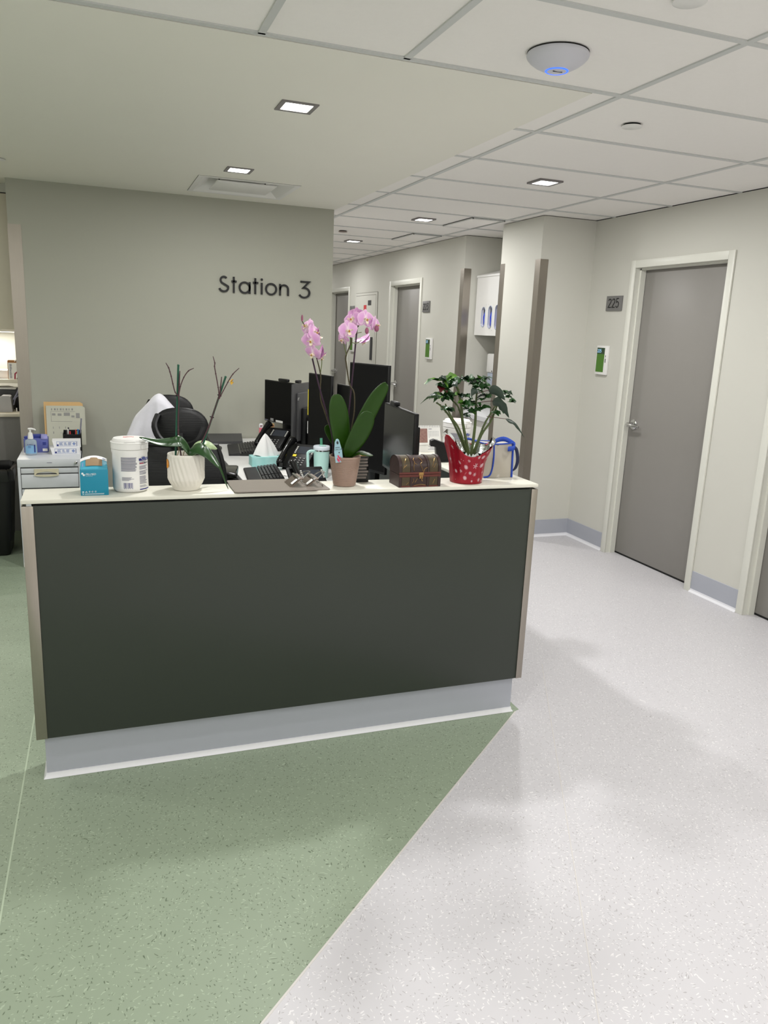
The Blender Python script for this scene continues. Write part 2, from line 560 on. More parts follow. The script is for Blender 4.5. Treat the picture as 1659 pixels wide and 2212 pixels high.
struct(sb('wall_left', bounce_wall, [(XL-.12, XL, YF, 7.0, 0, ZC)], 'left outer wall'), None, 'wall')
struct(sb('wall_front', wall_m, [(XL, XR+.1, YF-.12, YF, 0, ZC)], 'wall behind the camera'), None, 'wall')
struct(sb('wall_nook', wall_m, [(XL, -.3, 6.95, 7.07, 0, ZC), (-.40, -.3, 6.19, 6.95, 0, ZC)], 'walls of the work nook behind the station wall'), None, 'wall')

# door frames and doors
def door(n, x, y0, y1, lever=True, label=None):
    b = B(); w_ = .052
    for a, c in ((y0, y0+w_), (y1-w_, y1)):
        b.box(x-.012, x-.0004, a, c, 0, 2.16, .002)
    b.box(x-.012, x-.0004, y0+w_, y1-w_, 2.108, 2.16, .002)
    b.box(x, x+.15, y0+.021, y0+w_, 0, 2.139); b.box(x, x+.15, y1-w_, y1-.021, 0, 2.139)
    b.box(x, x+.15, y0+w_, y1-w_, 2.108, 2.139)
    b.box(x+.034, x+.076, y0+w_, y0+w_+.012, 0, 2.108); b.box(x+.034, x+.076, y1-w_-.012, y1-w_, 0, 2.108)
    b.box(x+.034, x+.076, y0+w_, y1-w_, 2.096, 2.108)
    fr = struct(b.build('door_%d' % n, frame_m), label, 'door')
    s = B(); s.box(x+.079, x+.123, y0+w_+.003, y1-w_-.003, .014, 2.104, .001)
    s.build('slab', door_m, fr)
    g = B(); g.box(x+.081, x+.12, y0+w_, y1-w_, .0005, .0125); g.build('threshold_gap', gap_m, fr)
    hy = y1-.115
    h = B()
    for k in (.3, 1.1, 1.85):
        pass
    mt = Matrix.Translation((x+.079, hy, 1.0)) @ Matrix.Rotation(-PI/2, 4, 'Y')
    hh = B()
    hh.lathe([(.038, 0), (.038, .006), (.033, .011), (.017, .014), (.014, .05), (.016, .06), (0.0, .062)], n=24)
    for v in hh.b.verts: v.co = mt @ v.co
    hd = hh.build('door_handle', chrome_m, fr)
    lv = B()
    lv.tube([(x+.024, hy+.014, 1.0), (x+.022, hy, 1.0), (x+.024, hy-.04, .999), (x+.03, hy-.075, .995), (x+.040, hy-.105, .992)], [.011, .0125, .011, .0105, .009], 12, flat=.8)
    lv.build('lever', chrome_m, hd)
    return fr
door(1, XR, *D1, label='grey laminate room door 225 in a white frame')
door(2, XR, *D2, label='next grey room door at the right edge of the frame')
door(3, 3.25, *D3, label='grey room door 223 in the far corridor')
door(4, 3.25, *D4, label='furthest grey corridor door, half hidden by the station wall')
# flush cupboard door in the far wall
ap = B(); ap.box(3.244, 3.2495, 9.155, 10.02, .16, 2.06, .001)
apo = struct(ap.build('door_5', wall_m), 'flush painted cupboard door in the far corridor wall', 'door')
g = B()
for q in ((9.205, 9.211, .16, 2.03), ): g.box(3.2425, 3.2445, q[0], q[1], q[2], q[3])
g.box(3.2425, 3.2445, 9.211, 9.98, 2.026, 2.031)
g.box(3.2425, 3.2445, 9.15, 9.155, .16, 2.06); g.box(3.2425, 3.2445, 9.15, 9.99, 2.058, 2.062)
g.build('joint', M('joint_grey', (140, 138, 130), .7), apo)
g = B(); g.box(3.215, 3.2435, 9.28, 9.30, 1.24, 1.52, .003); g.build('door_pull', dgrey_m, apo)
g = B(); g.box(3.241, 3.2438, 9.38, 9.50, 1.905, 1.965); g.build('number_plate', dgrey_m, apo)
g = B(); g.box(3.241, 3.2438, 9.56, 9.66, 1.84, 1.91); g.build('red_plate', ink_red, apo)

# baseboards: grey vinyl with a white coved toe
def skirting(name, pts, label, side=1):
    """pts: polyline on the floor, wall on the right-hand side when walking"""
    o = None
    for nm, mat, prof in (('main', base_m, [(0, .022), (.003, .022), (.003, .14), (0, .142)]), ('cove_toe', cove_m, [(0, .022), (.0035, .022), (.005, .012), (.014, .004), (.019, .0005), (0, .0005)])):
        b = B()
        n = len(pts)
        nr = []
        for i in range(n-1):
            t = (Vector(pts[i+1])-Vector(pts[i])).normalized()
            nr.append(Vector((-t.y, t.x))*side)
        rows = []
        for i in range(n):
            if i == 0: m_ = nr[0]
            elif i == n-1: m_ = nr[-1]
            else:
                m_ = nr[i-1]+nr[i]; m_ = m_/(m_.dot(nr[i]))
            rows.append([b.b.verts.new((pts[i][0]+m_.x*u, pts[i][1]+m_.y*u, z)) for u, z in prof])
        k = len(prof)
        for i in range(n-1):
            for j in range(k):
                b.b.faces.new((rows[i][j], rows[i][(j+1) % k], rows[i+1][(j+1) % k], rows[i+1][j]))
        b.b.faces.new(rows[0]); b.b.faces.new(rows[-1][::-1])
        if nm == 'main':
            o = struct(b.build(name, mat), label, 'baseboard')
        else: b.build('cove_toe', mat, o)
    return o
skirting('baseboard_right', [(XR, 4.85), (XR, 5.34), (3.185, 5.34)], 'grey vinyl baseboard in the corner left of door 225')
skirting('baseboard_right', [(XR, 3.46), (XR, 3.865)], 'short grey vinyl baseboard right of door 225')
skirting('baseboard_pier', [(3.185, 5.34), (3.185, 5.965), (3.68, 5.965), (3.68, 6.79), (3.25, 6.79), (3.25, 7.771)], 'grey vinyl baseboard around the pier and alcove')
skirting('baseboard_far', [(3.25, 8.75), (3.25, 10.27)], 'grey vinyl baseboard of the far corridor wall')
skirting('baseboard_back', [(1.762, 6.04), (-.513, 6.04)], 'grey vinyl baseboard under the station wall', side=1)
# stainless corner guards
def guard(n, boxes, label):
    b = B()
    for q in boxes: b.box(*q)
    return struct(b.build('trim_%d' % n, steel_m, sharp=20), label, 'corner guard')
guard(1, [(-.516, -.432, 6.0385, 6.0397, .145, 2.195), (-.516, -.5135, 6.0397, 6.115, .145, 2.195)], 'stainless corner guard on the left end of the station wall')
guard(2, [(3.1825, 3.252, 5.3375, 5.339, .145, 2.176), (3.1825, 3.184, 5.339, 5.412, .145, 2.176)], 'stainless corner guard on the near pier corner')
guard(3, [(3.1825, 3.184, 5.892, 5.964, .145, 2.176), (3.1825, 3.255, 5.966, 5.9675, .145, 2.176)], 'stainless corner guard on the far pier corner')
guard(4, [(3.2475, 3.249, 6.789, 6.862, .145, 2.195), (3.2475, 3.32, 6.7875, 6.789, .145, 2.195)], 'stainless corner guard on the corner beyond the alcove')

# =================================================================== CEILING FIXTURES
def downlight(x, y, label, group=None, k=1):
    t = thing('ceiling_downlight', label, 'ceiling light', (x, y, ZC), 0, group)
    b = B(); h = .077; i = .058
    for q in ((-h, h, -h, -i), (-h, h, i, h), (-h, -i, -i, i), (i, h, -i, i)):
        b.box(q[0], q[1], q[2], q[3], -.005, .0045)
    b.build('trim', lamp_trim, t)
    d = B(); d.prism(arc(i-.014, i-.014, .014, 0, 90, 4)+arc(-i+.014, i-.014, .014, 90, 180, 4)+arc(-i+.014, -i+.014, .014, 180, 270, 4)+arc(i-.014, -i+.014, .014, 270, 360, 4),
                     lambda u, v, d: (u, v, d), -.0035, .004)
    d.build('diffuser', lamp_m, t)
    ld = bpy.data.lights.new('lamp', 'AREA')
    ld.shape = 'SQUARE'; ld.size = .11; ld.energy = LAMP_W*k; ld.color = LAMP_COL
    lo = bpy.data.objects.new('lamp', ld); COL.objects.link(lo); lo.parent = t
    lo.location = (0, 0, -.006)
    return t
downlight(.825, 3.42, 'square recessed downlight nearest the camera in the plain ceiling over the desk', k=1.25)
downlight(.84, 4.90, 'square recessed downlight beside the air diffuser in the plain ceiling', k=.5)
downlight(2.52, 4.25, 'square recessed downlight in the tiled ceiling, nearest of the three in the corridor')
downlight(2.53, 6.10, 'square recessed downlight beside the larger linear grille, second along the corridor', k=.75)
downlight(2.54, 7.98, 'square recessed downlight furthest along the corridor', k=.55)
for x, y, k in ((2.53, 9.85, .5), (2.53, 11.7, .5), (2.52, 2.38, .6), (2.52, .5, .8), (2.52, -1.4, 1.3), (.78, 1.77, .3), (.78, -.1, .45), (.78, -1.4, 1.3), (-1.6, 3.42, .45), (-1.6, 4.9, .4), (-1.5, 1.77, .4), (-1.5, -.1, .8), (-1.5, -1.4, 1.4)):  # rear ones are added and strong, so floor bounce brightens the ceiling
    downlight(x, y, 'square recessed downlight in %s, %s, unseen' % ('corridor row' if x > 2 else 'middle row' if x > 0 else 'left row', 'far down the corridor' if y > 9 else 'beside the air diffuser' if y > 4 else 'level with the desk counter' if y > 3 else 'just in front of the desk line' if y > 1.5 else 'above the camera' if y > -1 else 'added behind the camera for bounce light')+('' if y < 11 else ', last one'), 'downlights outside the picture', k)

# plaque air diffuser
t = thing('air_diffuser', 'square white air diffuser with raised centre plate in the plain ceiling', 'air vent', ((HX0+HX1)/2, (HY0+HY1)/2, ZC))
hx, hy = (HX1-HX0)/2, (HY1-HY0)/2
b = B()
def ring(b, ax, ay, az, bx, by, bz):
    A = [(-ax, -ay, az), (ax, -ay, az), (ax, ay, az), (-ax, ay, az)]
    Q = [(-bx, -by, bz), (bx, -by, bz), (bx, by, bz), (-bx, by, bz)]
    for i in range(4):
        b.quad(A[i], A[(i+1) % 4], Q[(i+1) % 4], Q[i])
ring(b, hx+.02, hy+.02, -.0005, hx+.02, hy+.02, -.004); ring(b, hx+.02, hy+.02, -.004, hx-.012, hy-.012, -.004)
ring(b, hx-.012, hy-.012, -.004, hx-.10, hy-.10, .055); ring(b, hx-.10, hy-.10, .055, .02, .02, .056)
b.build('cone', white_m, t)
b = B(); b.box(-hx+.11, hx-.11, -hy+.11, hy-.11, -.003, .006, .003); b.build('centre_plate', white_m, t)
for sx in (-1, 1):
    b = B(); b.box(sx*(hx-.15)-.004, sx*(hx-.15)+.004, -.004, .004, .006, .056); b.build('hanger', dgrey_m, t)
b = B(); q = hx+.0215; r_ = hy+.0215
b.box(-q, q, r_-.0015, r_+.001, -.001, -.0002); b.box(-q, q, -r_-.001, -r_+.0015, -.001, -.0002); b.box(-q-.001, -q+.0015, -r_, r_, -.001, -.0002); b.box(q-.0015, q+.001, -r_, r_, -.001, -.0002)
b.build('edge_joint', M('edge_joint', (120, 118, 110), .8), t)
# two linear grilles in the corridor tiles
def grille(x0, x1, y0, y1, label):
    t = thing('ceiling_grille', label, 'air vent', ((x0+x1)/2, (y0+y1)/2, ZC))
    hx, hy = (x1-x0)/2, (y1-y0)/2
    b = B(); b.box(-hx, hx, -hy, hy, -.0005, .0045); b.build('backing', gap_m, t)
    b = B(); b.box(-hx+.012, hx-.035, -hy+.03, hy-.012, -.007, -.0006, .001); b.build('face_plate', tile_m, t)
    b = B()
    for q in ((-hx, hx, hy-.008, hy), (-hx, -hx+.008, -hy, hy), (hx-.008, hx, -hy, hy), (-hx, hx, -hy, -hy+.008), (hx-.022, hx-.018, -hy, hy)):
        b.box(*q, -.008, -.0006)
    b.build('frame', tee_m, t)
    b = B(); n = 16
    for k in range(n):
        x = -hx+.012+(2*hx-.05)*k/(n-1); b.box(x-.003, x+.003, -hy+.008, -hy+.028, -.007, -.0006)
    b.build('slot_bars', tee_m, t)
grille(2.80, 3.083, 5.755, 6.32, 'long white air grille with slotted edge in corridor ceiling, nearer of two')
grille(2.80, 3.083, 6.975, 7.55, 'long white air grille with slotted edge in corridor ceiling, further of two')
# wireless access point
t = thing('wireless_router', 'round white wireless access point with blue light ring on ceiling tile', 'router', (1.435, 2.405, ZC))
b = B(); b.lathe([(.088, .004), (.098, 0), (.100, -.006), (.098, -.012), (.089, -.022), (.074, -.033), (.055, -.0425), (.036, -.0505), (0, -.058)], n=48); b.build('housing', ap_m, t)
b = B(); b.lathe([(.090, .0045), (.0985, .003), (.0985, .001)], n=48); b.build('mounting_gap', gap_m, t)
b = B(); b.lathe([(.0325, -.0515), (.0330, -.0525), (.0372, -.0510), (.0378, -.0490)], n=40); b.build('light_ring', blue_led, t)
b = B(); f = lambda u, v, d: (u, v+.002, -.0446-d); b.box(-.018, .014, -.0135, -.0115, -.0565, -.0535, mat=Matrix.Rotation(-.15, 4, 'Z')); b.build('maker_mark', dgrey_m, t)
b = B()
for a, w_ in ((1.05, .012), (.85, .008), (1.25, .008)):
    mt = Matrix.Rotation(a, 4, 'Z') @ Matrix.Translation((.0995, 0, -.006))
    b.box(-.002, .0012, -w_/2, w_/2, -.003, .003, mat=mt)
b.build('port', gap_m, t)
# flat round discs
def disc(name, label, x, y, r, cat, col):
    t = thing(name, label, cat, (x, y, ZC))
    b = B(); b.lathe([(r*.82, .0045), (r*.82, -.004)], n=32); b.build('cup', gap_m, t)
    b = B(); b.lathe([(r, -.003), (r, -.006), (r*.93, -.0075), (0, -.0078)], n=32); b.build('cover', col, t)
disc('sprinkler_cover', 'flat white sprinkler cover on the tile right of the access point', 2.17, 2.99, .043, 'sprinkler', white_m)
disc('sprinkler_cover', 'flat sprinkler cover cut by the top edge of the picture', 1.52, 1.90, .045, 'sprinkler', white_m)
disc('sprinkler_cover', 'small brownish sprinkler cover far down the corridor ceiling', 2.21, 7.27, .042, 'sprinkler', M('sprinkler_tan', (150, 136, 128), .5))
disc('sprinkler_cover', 'sprinkler cover at the left edge of the plain ceiling', -.49, 5.36, .045, 'sprinkler', white_m)

# =================================================================== STATION 3 lettering
t = thing('station_sign', 'black raised lettering reading Station 3 on the back wall', 'sign', (.884, 6.04, 1.829))
S_ = .118
def letter(strokes):
    b = B()
    for pts, cl in strokes: b.stroke([(x/1000*1.0, z/1000) for x, z in pts], .0135, lambda u, v, d: (u, -d, v), .001, .014, cl)
    b.build('letter', letter_m, t)
X0 = 884
cap, xh = 118, 84
s1 = arc(38, 87, 27, 25, 180, 12)+[(14, 76), (20, 66), (40, 57)][:0]
S_pts = arc(39, 88, 24, 38, 200, 14)+[(22, 70), (38, 61), (55, 52)]+arc(38, 36, 33, 15, -165, 14, 29)
letter([(S_pts, False)])
letter([([(112, 0), (112, 115)], False), ([(95, 82), (133, 82)], False)])
letter([(arc(193, 42, 38, 0, 360, 28)[:-1], True), ([(231, 0), (231, 84)], False)])
letter([([(273, 0), (273, 115)], False), ([(256, 82), (296, 82)], False)])
b = B(); b.stroke([(.322, 0), (.322, .084)], .0135, lambda u, v, d: (u, -d, v), .001, .014)
b.prism(arc(.322, .108, .0085, 0, 345, 15), lambda u, v, d: (u, -d, v), .001, .014); b.build('letter', letter_m, t)
letter([(arc(394, 42, 39, 0, 360, 28)[:-1], True)])
letter([([(463, 0), (463, 84)], False), ([(463, 50)]+arc(494, 46, 31, 180, 0, 14)+[(525, 0)], False)])
letter([([(622, 111), (690, 111), (645, 66)]+arc(652, 30, 42, 92, -152, 18, 36), False)])

# room plates and green displays -------------------------------------
DIG = {'2': [arc(.30, .72, .24, 165, -35, 10)+[(.05, .0), (.58, .0)]],
       '5': [[(.52, 1), (.14, 1), (.10, .56)]+arc(.28, .32, .27, 125, -150, 12, .33)],
       '3': [[(.08, 1), (.52, 1), (.26, .60)]+arc(.27, .30, .27, 85, -155, 12, .30)]}
def digits(b, txt, h, f, wd, d1=.0012, adv=.74):
    x = 0
    for c in txt:
        for p in DIG[c]: b.stroke([(x+u*h, v*h) for u, v in p], wd, f, 0, d1)
        x += adv*h
def plate(x, ya, yb_, z0, z1, txt, label):
    t = thing('room_number_plate', label, 'sign', (x, (ya+yb_)/2, z0))
    b = B(); b.box(x-.012, x-.0005, yb_, ya, z0, z1, .001); b.build('plate', plate_m, t, world=True)
    b = B(); h = .062
    digits(b, txt, h, facemx(x-.0122, ya-.026, z0+.025), .0075); b.build('numerals', letter_m, t, world=True)
    return t
plate(XR, 5.10, 4.915, 1.815, 1.922, '225', 'grey wall plate numbered 225 left of the nearest door')
plate(3.25, 7.722, 7.545, 1.807, 1.919, '223', 'grey wall plate numbered 223 in the far corridor')
b = B(); b.box(3.238, 3.2495, 10.05, 10.227, 1.80, 1.907, .001)
tag(b.build('room_number_plate', plate_m, at=(3.244, 10.14, 1.80)), 'small grey plate beside the furthest door, behind the pink blossoms', 'sign')
def display(x, ya, yb_, z0, z1, txt, label):
    t = thing('door_display', label, 'screen', (x, (ya+yb_)/2, z0))
    b = B(); b.box(x-.022, x-.0005, yb_, ya, z0, z1, .004); b.build('housing', white_m, t, world=True)
    m = (ya-yb_)
    b = B(); b.box(x-.0232, x-.0221, yb_+m*.24, ya-m*.08, z0+.02, z1-.016); b.build('screen', green_scr, t, world=True)
    b = B(); b.box(x-.0238, x-.0233, yb_+m*.24, ya-m*.08, z1-.062, z1-.016); b.build('header', M('header_%s' % txt, (40, 66, 40), .3), t, world=True)
    b = B(); digits(b, txt, .022, facemx(x-.0239, ya-m*.13, z1-.050), .0035, .0006); b.build('room_digits', M('digit_%s' % txt, (150, 200, 235), .4, emit=.4), t, world=True)
    b = B()
    b.box(x-.0232, x-.0221, yb_+m*.10, yb_+m*.14, z1-.085, z1-.07); b.box(x-.0232, x-.0221, yb_+m*.09, yb_+m*.15, z1-.125, z1-.095)
    b.build('buttons', dgrey_m, t, world=True)
display(XR, 5.146, 5.008, 1.341, 1.558, '225', 'white wall display with green screen reading 225')
display(3.25, 7.568, 7.42, 1.335, 1.549, '223', 'white wall display with green screen reading 223 in far corridor')
display(3.25, 10.16, 10.005, 1.33, 1.51, '222', 'white wall display behind the pink orchid at the furthest door') if False else None
t = thing('door_display', 'white wall display with green screen behind the pink orchid, by furthest door', 'screen', (3.25, 10.08, 1.33))
b = B(); b.box(3.228, 3.2495, 10.005, 10.17, 1.315, 1.51, .004); b.build('housing', white_m, t, world=True)
b = B(); b.box(3.2268, 3.2279, 10.04, 10.155, 1.335, 1.495); b.build('screen', green_scr, t, world=True)

# =================================================================== RECEPTION DESK
DX0, DX1, DY, DZ = -.242, 1.664, 2.665, 1.02
t = desk = thing('reception_desk', 'dark green reception desk with ivory counter and steel corners', 'desk', (.7, 2.75, 0))
b = B(); b.box(DX0+.034, DX1-.027, DY, DY+.02, .172, .9985, .001); b.build('front_panel', panel_m, t, world=True)
b = B(); b.box(DX0+.03, DX1-.03, DY+.018, DY+.15, .172, 1.0); b.box(1.47, DX1-.02, DY+.15, 6.02, .172, 1.0); b.build('carcass', panel_m, t, world=True)
b = B(); b.box(DX0+.03, DX1-.03, DY+.012, DY+.14, .9985, 1.0065); b.box(1.48, DX1-.03, DY+.14, 6.01, .9995, 1.0065); b.build('shadow_gap', gap_m, t, world=True)
b = B(); b.box(DX0, DX1, DY-.004, DY+.175, 1.0065, DZ, .002); b.build('counter_top', top_m, t, world=True)
b = B(); b.box(1.425, DX1, DY+.1755, 6.025, 1.0065, DZ, .002); b.build('side_counter_top', top_m, t, world=True)
b = B(); b.box(DX0, DX0+.036, DY-.0035, DY+.0012, .172, .9985, .0012); b.box(DX0, DX0+.003, DY, DY+.15, .172, .9985); b.build('corner_guard', steel_m, t, world=True)
b = B(); b.box(DX1-.028, DX1, DY-.0035, DY+.0012, .172, .9985, .0012); b.box(DX1-.003, DX1, DY, DY+.06, .172, .9985); b.build('corner_guard', steel_m, t, world=True)
b = B(); b.box(DX0+.024, DX1-.02, DY+.036, DY+.15, .019, .1715); b.box(1.49, DX1-.02, DY+.15, 6.0, .019, .1715); b.build('toe_kick', base_m, t, world=True)
b = B()
prof = [(.0, .0200), (.003, .0200), (.004, .011), (.009, .004), (.011, .001), (0, .001)]
pts = [(DX0+.024, DY+.15), (DX0+.024, DY+.036), (DX1-.02, DY+.036), (DX1-.02, DY+2)]
nr = [Vector((-1, 0)), Vector((0, -1)), Vector((1, 0))]
rows = []
for i in range(4):
    m_ = nr[0] if i == 0 else nr[2] if i == 3 else nr[i-1]+nr[i]
    rows.append([b.b.verts.new((pts[i][0]+m_.x*u, pts[i][1]+m_.y*u, z)) for u, z in prof])
for i in range(3):
    for j in range(6): b.b.faces.new((rows[i][j], rows[i][(j+1) % 6], rows[i+1][(j+1) % 6], rows[i+1][j]))
b.build('cove_toe', cove_m, t, world=True)
# work surface inside the station
t = thing('work_table', 'white staff worktop inside the station carrying phones and monitors', 'desk', (1.1, 4.4, 0))
b = B(); b.box(.765, 1.462, 2.85, 6.025, .712, .735, .002); b.build('worktop', worktop_m, t, world=True)
b = B(); b.box(.745, .7645, 2.85, 6.025, .708, .7345, .003); b.build('edge_band', dgrey_m, t, world=True)
for y in (2.95, 4.5, 5.95):
    b = B(); b.box(.85, 1.45, y-.012, y+.012, .001, .7115); b.build('leg_panel', dgrey_m, t, world=True)

# =================================================================== COUNTER ITEMS
# teal glove box
t = thing('glove_box', 'teal cardboard glove box with torn brown opening on the counter', 'box', (-.018, 2.75, DZ))
x0, x1, y0, y1, z1 = -.062, .026, 2.702, 2.80, 1.106
b = B(); b.box(x0, x1, y0, y1, DZ, z1, .0015); b.build('carton', teal_m, t, world=True)
b = B(); fz = lambda u, v, d: (x0+u, y0+.002+v, z1+.004+d+.021*(1-((u-.044)/.044)**2)*min(v/.03, 1)*.6+v*.16)
b.grid(lambda u, v: fz(.002+u*.084, v*.095, 0), 12, 8)
b.grid(lambda u, v: (x0+.002+u*.084, y0+.002, z1-.001+v*(.005)), 12, 1)
b.build('lid', teal2_m, t, world=True)
b = B(); b.grid(lambda u, v: fz(.001+u*.086, .066+v*.03, .0012), 10, 3); b.build('tear_strip', cardw_m, t, world=True)
b = B()
hole = lambda u, v: fz(.019+u*.052, .012+v*(.05+.011*(1 if .28 < u < .72 else 0)), .0022)
b.grid(hole, 20, 4); b.build('opening', brown_in, t, world=True)
b = B(); f = facexz(x0, y0-.0002, DZ)
b.text('PRI-MED', .0088, lambda u, v, d: f(u+.0175+v*.18, v+.0695, d)); b.stroke([(.0175, .0668), (.04, .0668)], .0006, f, .0002, .0006)
for k, c in enumerate(((.008, .075), (.0125, .070))):
    b.prism([(c[0]-.004, c[1]-.001), (c[0]+.001, c[1]-.004), (c[0]+.004, c[1]+.0015), (c[0]-.001, c[1]+.004)], f, .0002, .0007)
for k, x in enumerate((.008, .018, .028, .037, .047)):
    if k == 0: b.prism([(x-.003, .0115), (x+.003, .0115), (x+.003, .0145), (x-.003, .0145)], f, .0002, .0006)
    elif k == 1: b.stroke([(x-.003, .011), (x+.003, .011), (x, .0155)], .0009, f, .0002, .0006, True)
    else: b.stroke(arc(x, .0133, .0022, 0, 330, 8), .0009, f, .0002, .0006)
lines(b, lambda u, v, d: f(u+.012, v+.0025, d), .066, .006, 2, .3, ragged=.1, seed=5)
b.stroke([(.006, .004), (.009, .004), (.006, .0085), (.009, .0085)], .0009, f, .0002, .0006)
b.build('print', ink_white, t, world=True)
b = B(); f2 = lambda u, v, d: fz(u, v, d+.0018)
b.grid(lambda u, v: f2(.008+u*.003, .012+v*.03, 0), 2, 3); b.grid(lambda u, v: f2(.073+u*.008, .074+v*.006, .0008), 2, 2); b.build('lid_print', ink_lblue, t, world=True)

# big white wipes tub
def tub(name, label, cx, cy, r, h, ang, loc_z=DZ):
    t = thing(name, label, 'tub', (cx, cy, loc_z), ang)
    k = r/.0605
    b = B(); b.lathe([(.050, 0), (.056, .004), (.0595, .014), (.0585, .06), (.0585, .130), (.0605, .138), (.0605, .146), (.058, .148)], n=56); b.build('body', white_m, t)
    b = B(); b.lathe([(.0585, .1485), (.0615, .149), (.0618, .168), (.0630, .169), (.0630, .1715), (.0605, .173), (.0565, .1735), (.0555, .180), (.052, .1835), (0, .185)], n=56)
    b.build('lid', white_m, t)
    b = B(); b.box(-.018, .018, -.0575, -.03, .1737, .1795, .002); b.box(.024, .046, -.052, -.030, .1737, .182, .002, mat=Matrix.Rotation(.15, 4, 'Z')); b.box(-.010, .012, -.0645, -.0628, .150, .166, .0008, mat=Matrix.Rotation(.75, 4, 'Z')); b.build('lid_tab', white_m, t)
    b = B()
    b.grid(lambda u, v: (-.002+(.013+.006*v)*cos(2*PI*u)*1.1, .005+(.013+.006*v)*sin(2*PI*u), .1848-.0006*v), 28, 1, cu=True)
    b.stroke([(-.013, .001), (.009, .009)], .004, lambda u, v, d: (u, v, .1850+d), 0, .0003)
    b.build('lid_print', ink_red, t)
    R = .0588
    cyl = lambda a, z, d: ((R+d)*sin(math.radians(a)), -(R+d)*cos(math.radians(a)), z)
    def patch(b, a0, a1, z0, z1, d=.0006):
        n = max(1, int((a1-a0)/4))
        b.grid(lambda u, v: cyl(a0+(a1-a0)*u, z0+(z1-z0)*v, d), n, 1)
    rr = random.Random(3)
    b = B()
    def block(a0, a1, z0, z1, n, fill, rag=.25):
        for q in range(n):
            z = z1-(q+.5)*(z1-z0)/n; h2 = (z1-z0)/n*fill/2
            patch(b, a0, a0+(a1-a0)*(1-rag*rr.random()), z-h2, z+h2)
    b2 = b
    block(-32, 20, .0755, .124, 13, .62, .12)
    block(-30, 12, .043, .056, 5, .5, .5)
    for (z0, z1, n) in ((.098, .109, 3), (.080, .094, 4), (.062, .077, 4), (.030, .058, 6), (.018, .026, 3)):
        block(28, 66, z0, z1, n, .5, .35)
    b.build('small_print', ink_grey, t)
    b = B()
    a = -25
    while a < 4:
        w_ = rr.choice((.7, .9, 1.6)); patch(b, a, a+w_, .0145, .036); a += w_+rr.choice((.6, .9, 1.5))
    patch(b, 27, 76, .1105, .1190, .0005); patch(b, 28, 76, .0098, .0140, .0005)
    b.grid(lambda u, v: cyl(45+11*v*cos(2*PI*u), .1185+.0062*v*sin(2*PI*u), .0014), 24, 1, cu=True)
    b.build('label_blue', ink_blue, t)
    b = B()
    b.grid(lambda u, v: cyl(45+(9.8-1.2*v)*cos(2*PI*u), .1185+(.0054-.0008*v)*sin(2*PI*u), .0018), 24, 1, cu=True)
    patch(b, 58.5, 60.5, .1125, .1172, .0012); patch(b, 62, 68, .1155, .1170, .0012); patch(b, 62, 67, .1128, .1142, .0012)
    b.build('label_white', ink_white, t)
    b = B(); b.grid(lambda u, v: cyl(45+8.4*v*cos(2*PI*u), .1185+.0046*v*sin(2*PI*u), .0022), 24, 1, cu=True); b.build('label_oval', ink_blue, t)
    b = B(); patch(b, 39.5, 50, .1178, .1194, .0026); b.build('oval_bar', ink_lblue, t)
    b = B(); patch(b, 29, 45, .1005, .1028, .0008); b.build('label_red', ink_red, t)
    b = B(); patch(b, 47, 70, .1010, .1032, .0008); b.build('label_dark', ink_dark, t)
    t.scale = (k, k, h/.187)
    return t
tub('wipes_tub', 'large white wipes tub with printed label beside the teal glove box', .100, 2.777, .0605, .187, 0)
tub('wipes_tub', 'white wipes tub behind the poinsettia on the side counter', 1.604, 3.325, .066, .187, -.35)

def leaf_strip(b, spine, wd, n=18, m=8, fold=.25, up=(0, 0, 1), side=None, prof=None, curl=0.0):
    """leaf blade along a spine with a folded midrib"""
    P = [Vector(p) for p in spine]
    Q = []
    k = len(P)
    for i in range(n+1):
        s = i/n*(k-1); j = min(int(s), k-2); tt = s-j
        p0, p1, p2, p3 = P[max(j-1, 0)], P[j], P[j+1], P[min(j+2, k-1)]
        Q.append(.5*((2*p1)+(p2-p0)*tt+(2*p0-5*p1+4*p2-p3)*tt*tt+(3*p1-p0-3*p2+p3)*tt**3))
    prof = prof or (lambda s: max(.02, sin(PI*min(1, (s*.94+.06))**.8))**.75)
    rows = []
    for i in range(n+1):
        t = (Q[min(i+1, n)]-Q[max(i-1, 0)]).normalized()
        sd = Vector(side) if side else t.cross(Vector(up))
        sd = (sd-t*sd.dot(t)).normalized()
        nn = sd.cross(t).normalized()
        if nn.z < 0 and not side: nn = -nn
        w_ = wd/2*prof(i/n)
        rows.append([b.b.verts.new(Q[i]+sd*w_*(2*q/m-1)+nn*(abs(2*q/m-1)**1.3*w_*fold-(2*q/m-1)**2*curl*w_)) for q in range(m+1)])
    for i in range(n):
        for q in range(m):
            b.b.faces.new((rows[i][q], rows[i][q+1], rows[i+1][q+1], rows[i+1][q]))
def thick(o, d=.0016):
    md = o.modifiers.new('thickness', 'SOLIDIFY'); md.thickness = d; md.offset = 0
    return o
def twist_pot(r, z, a): return r+(.0017*sin(24*a+z*110) if .022 < z < .118 else 0)
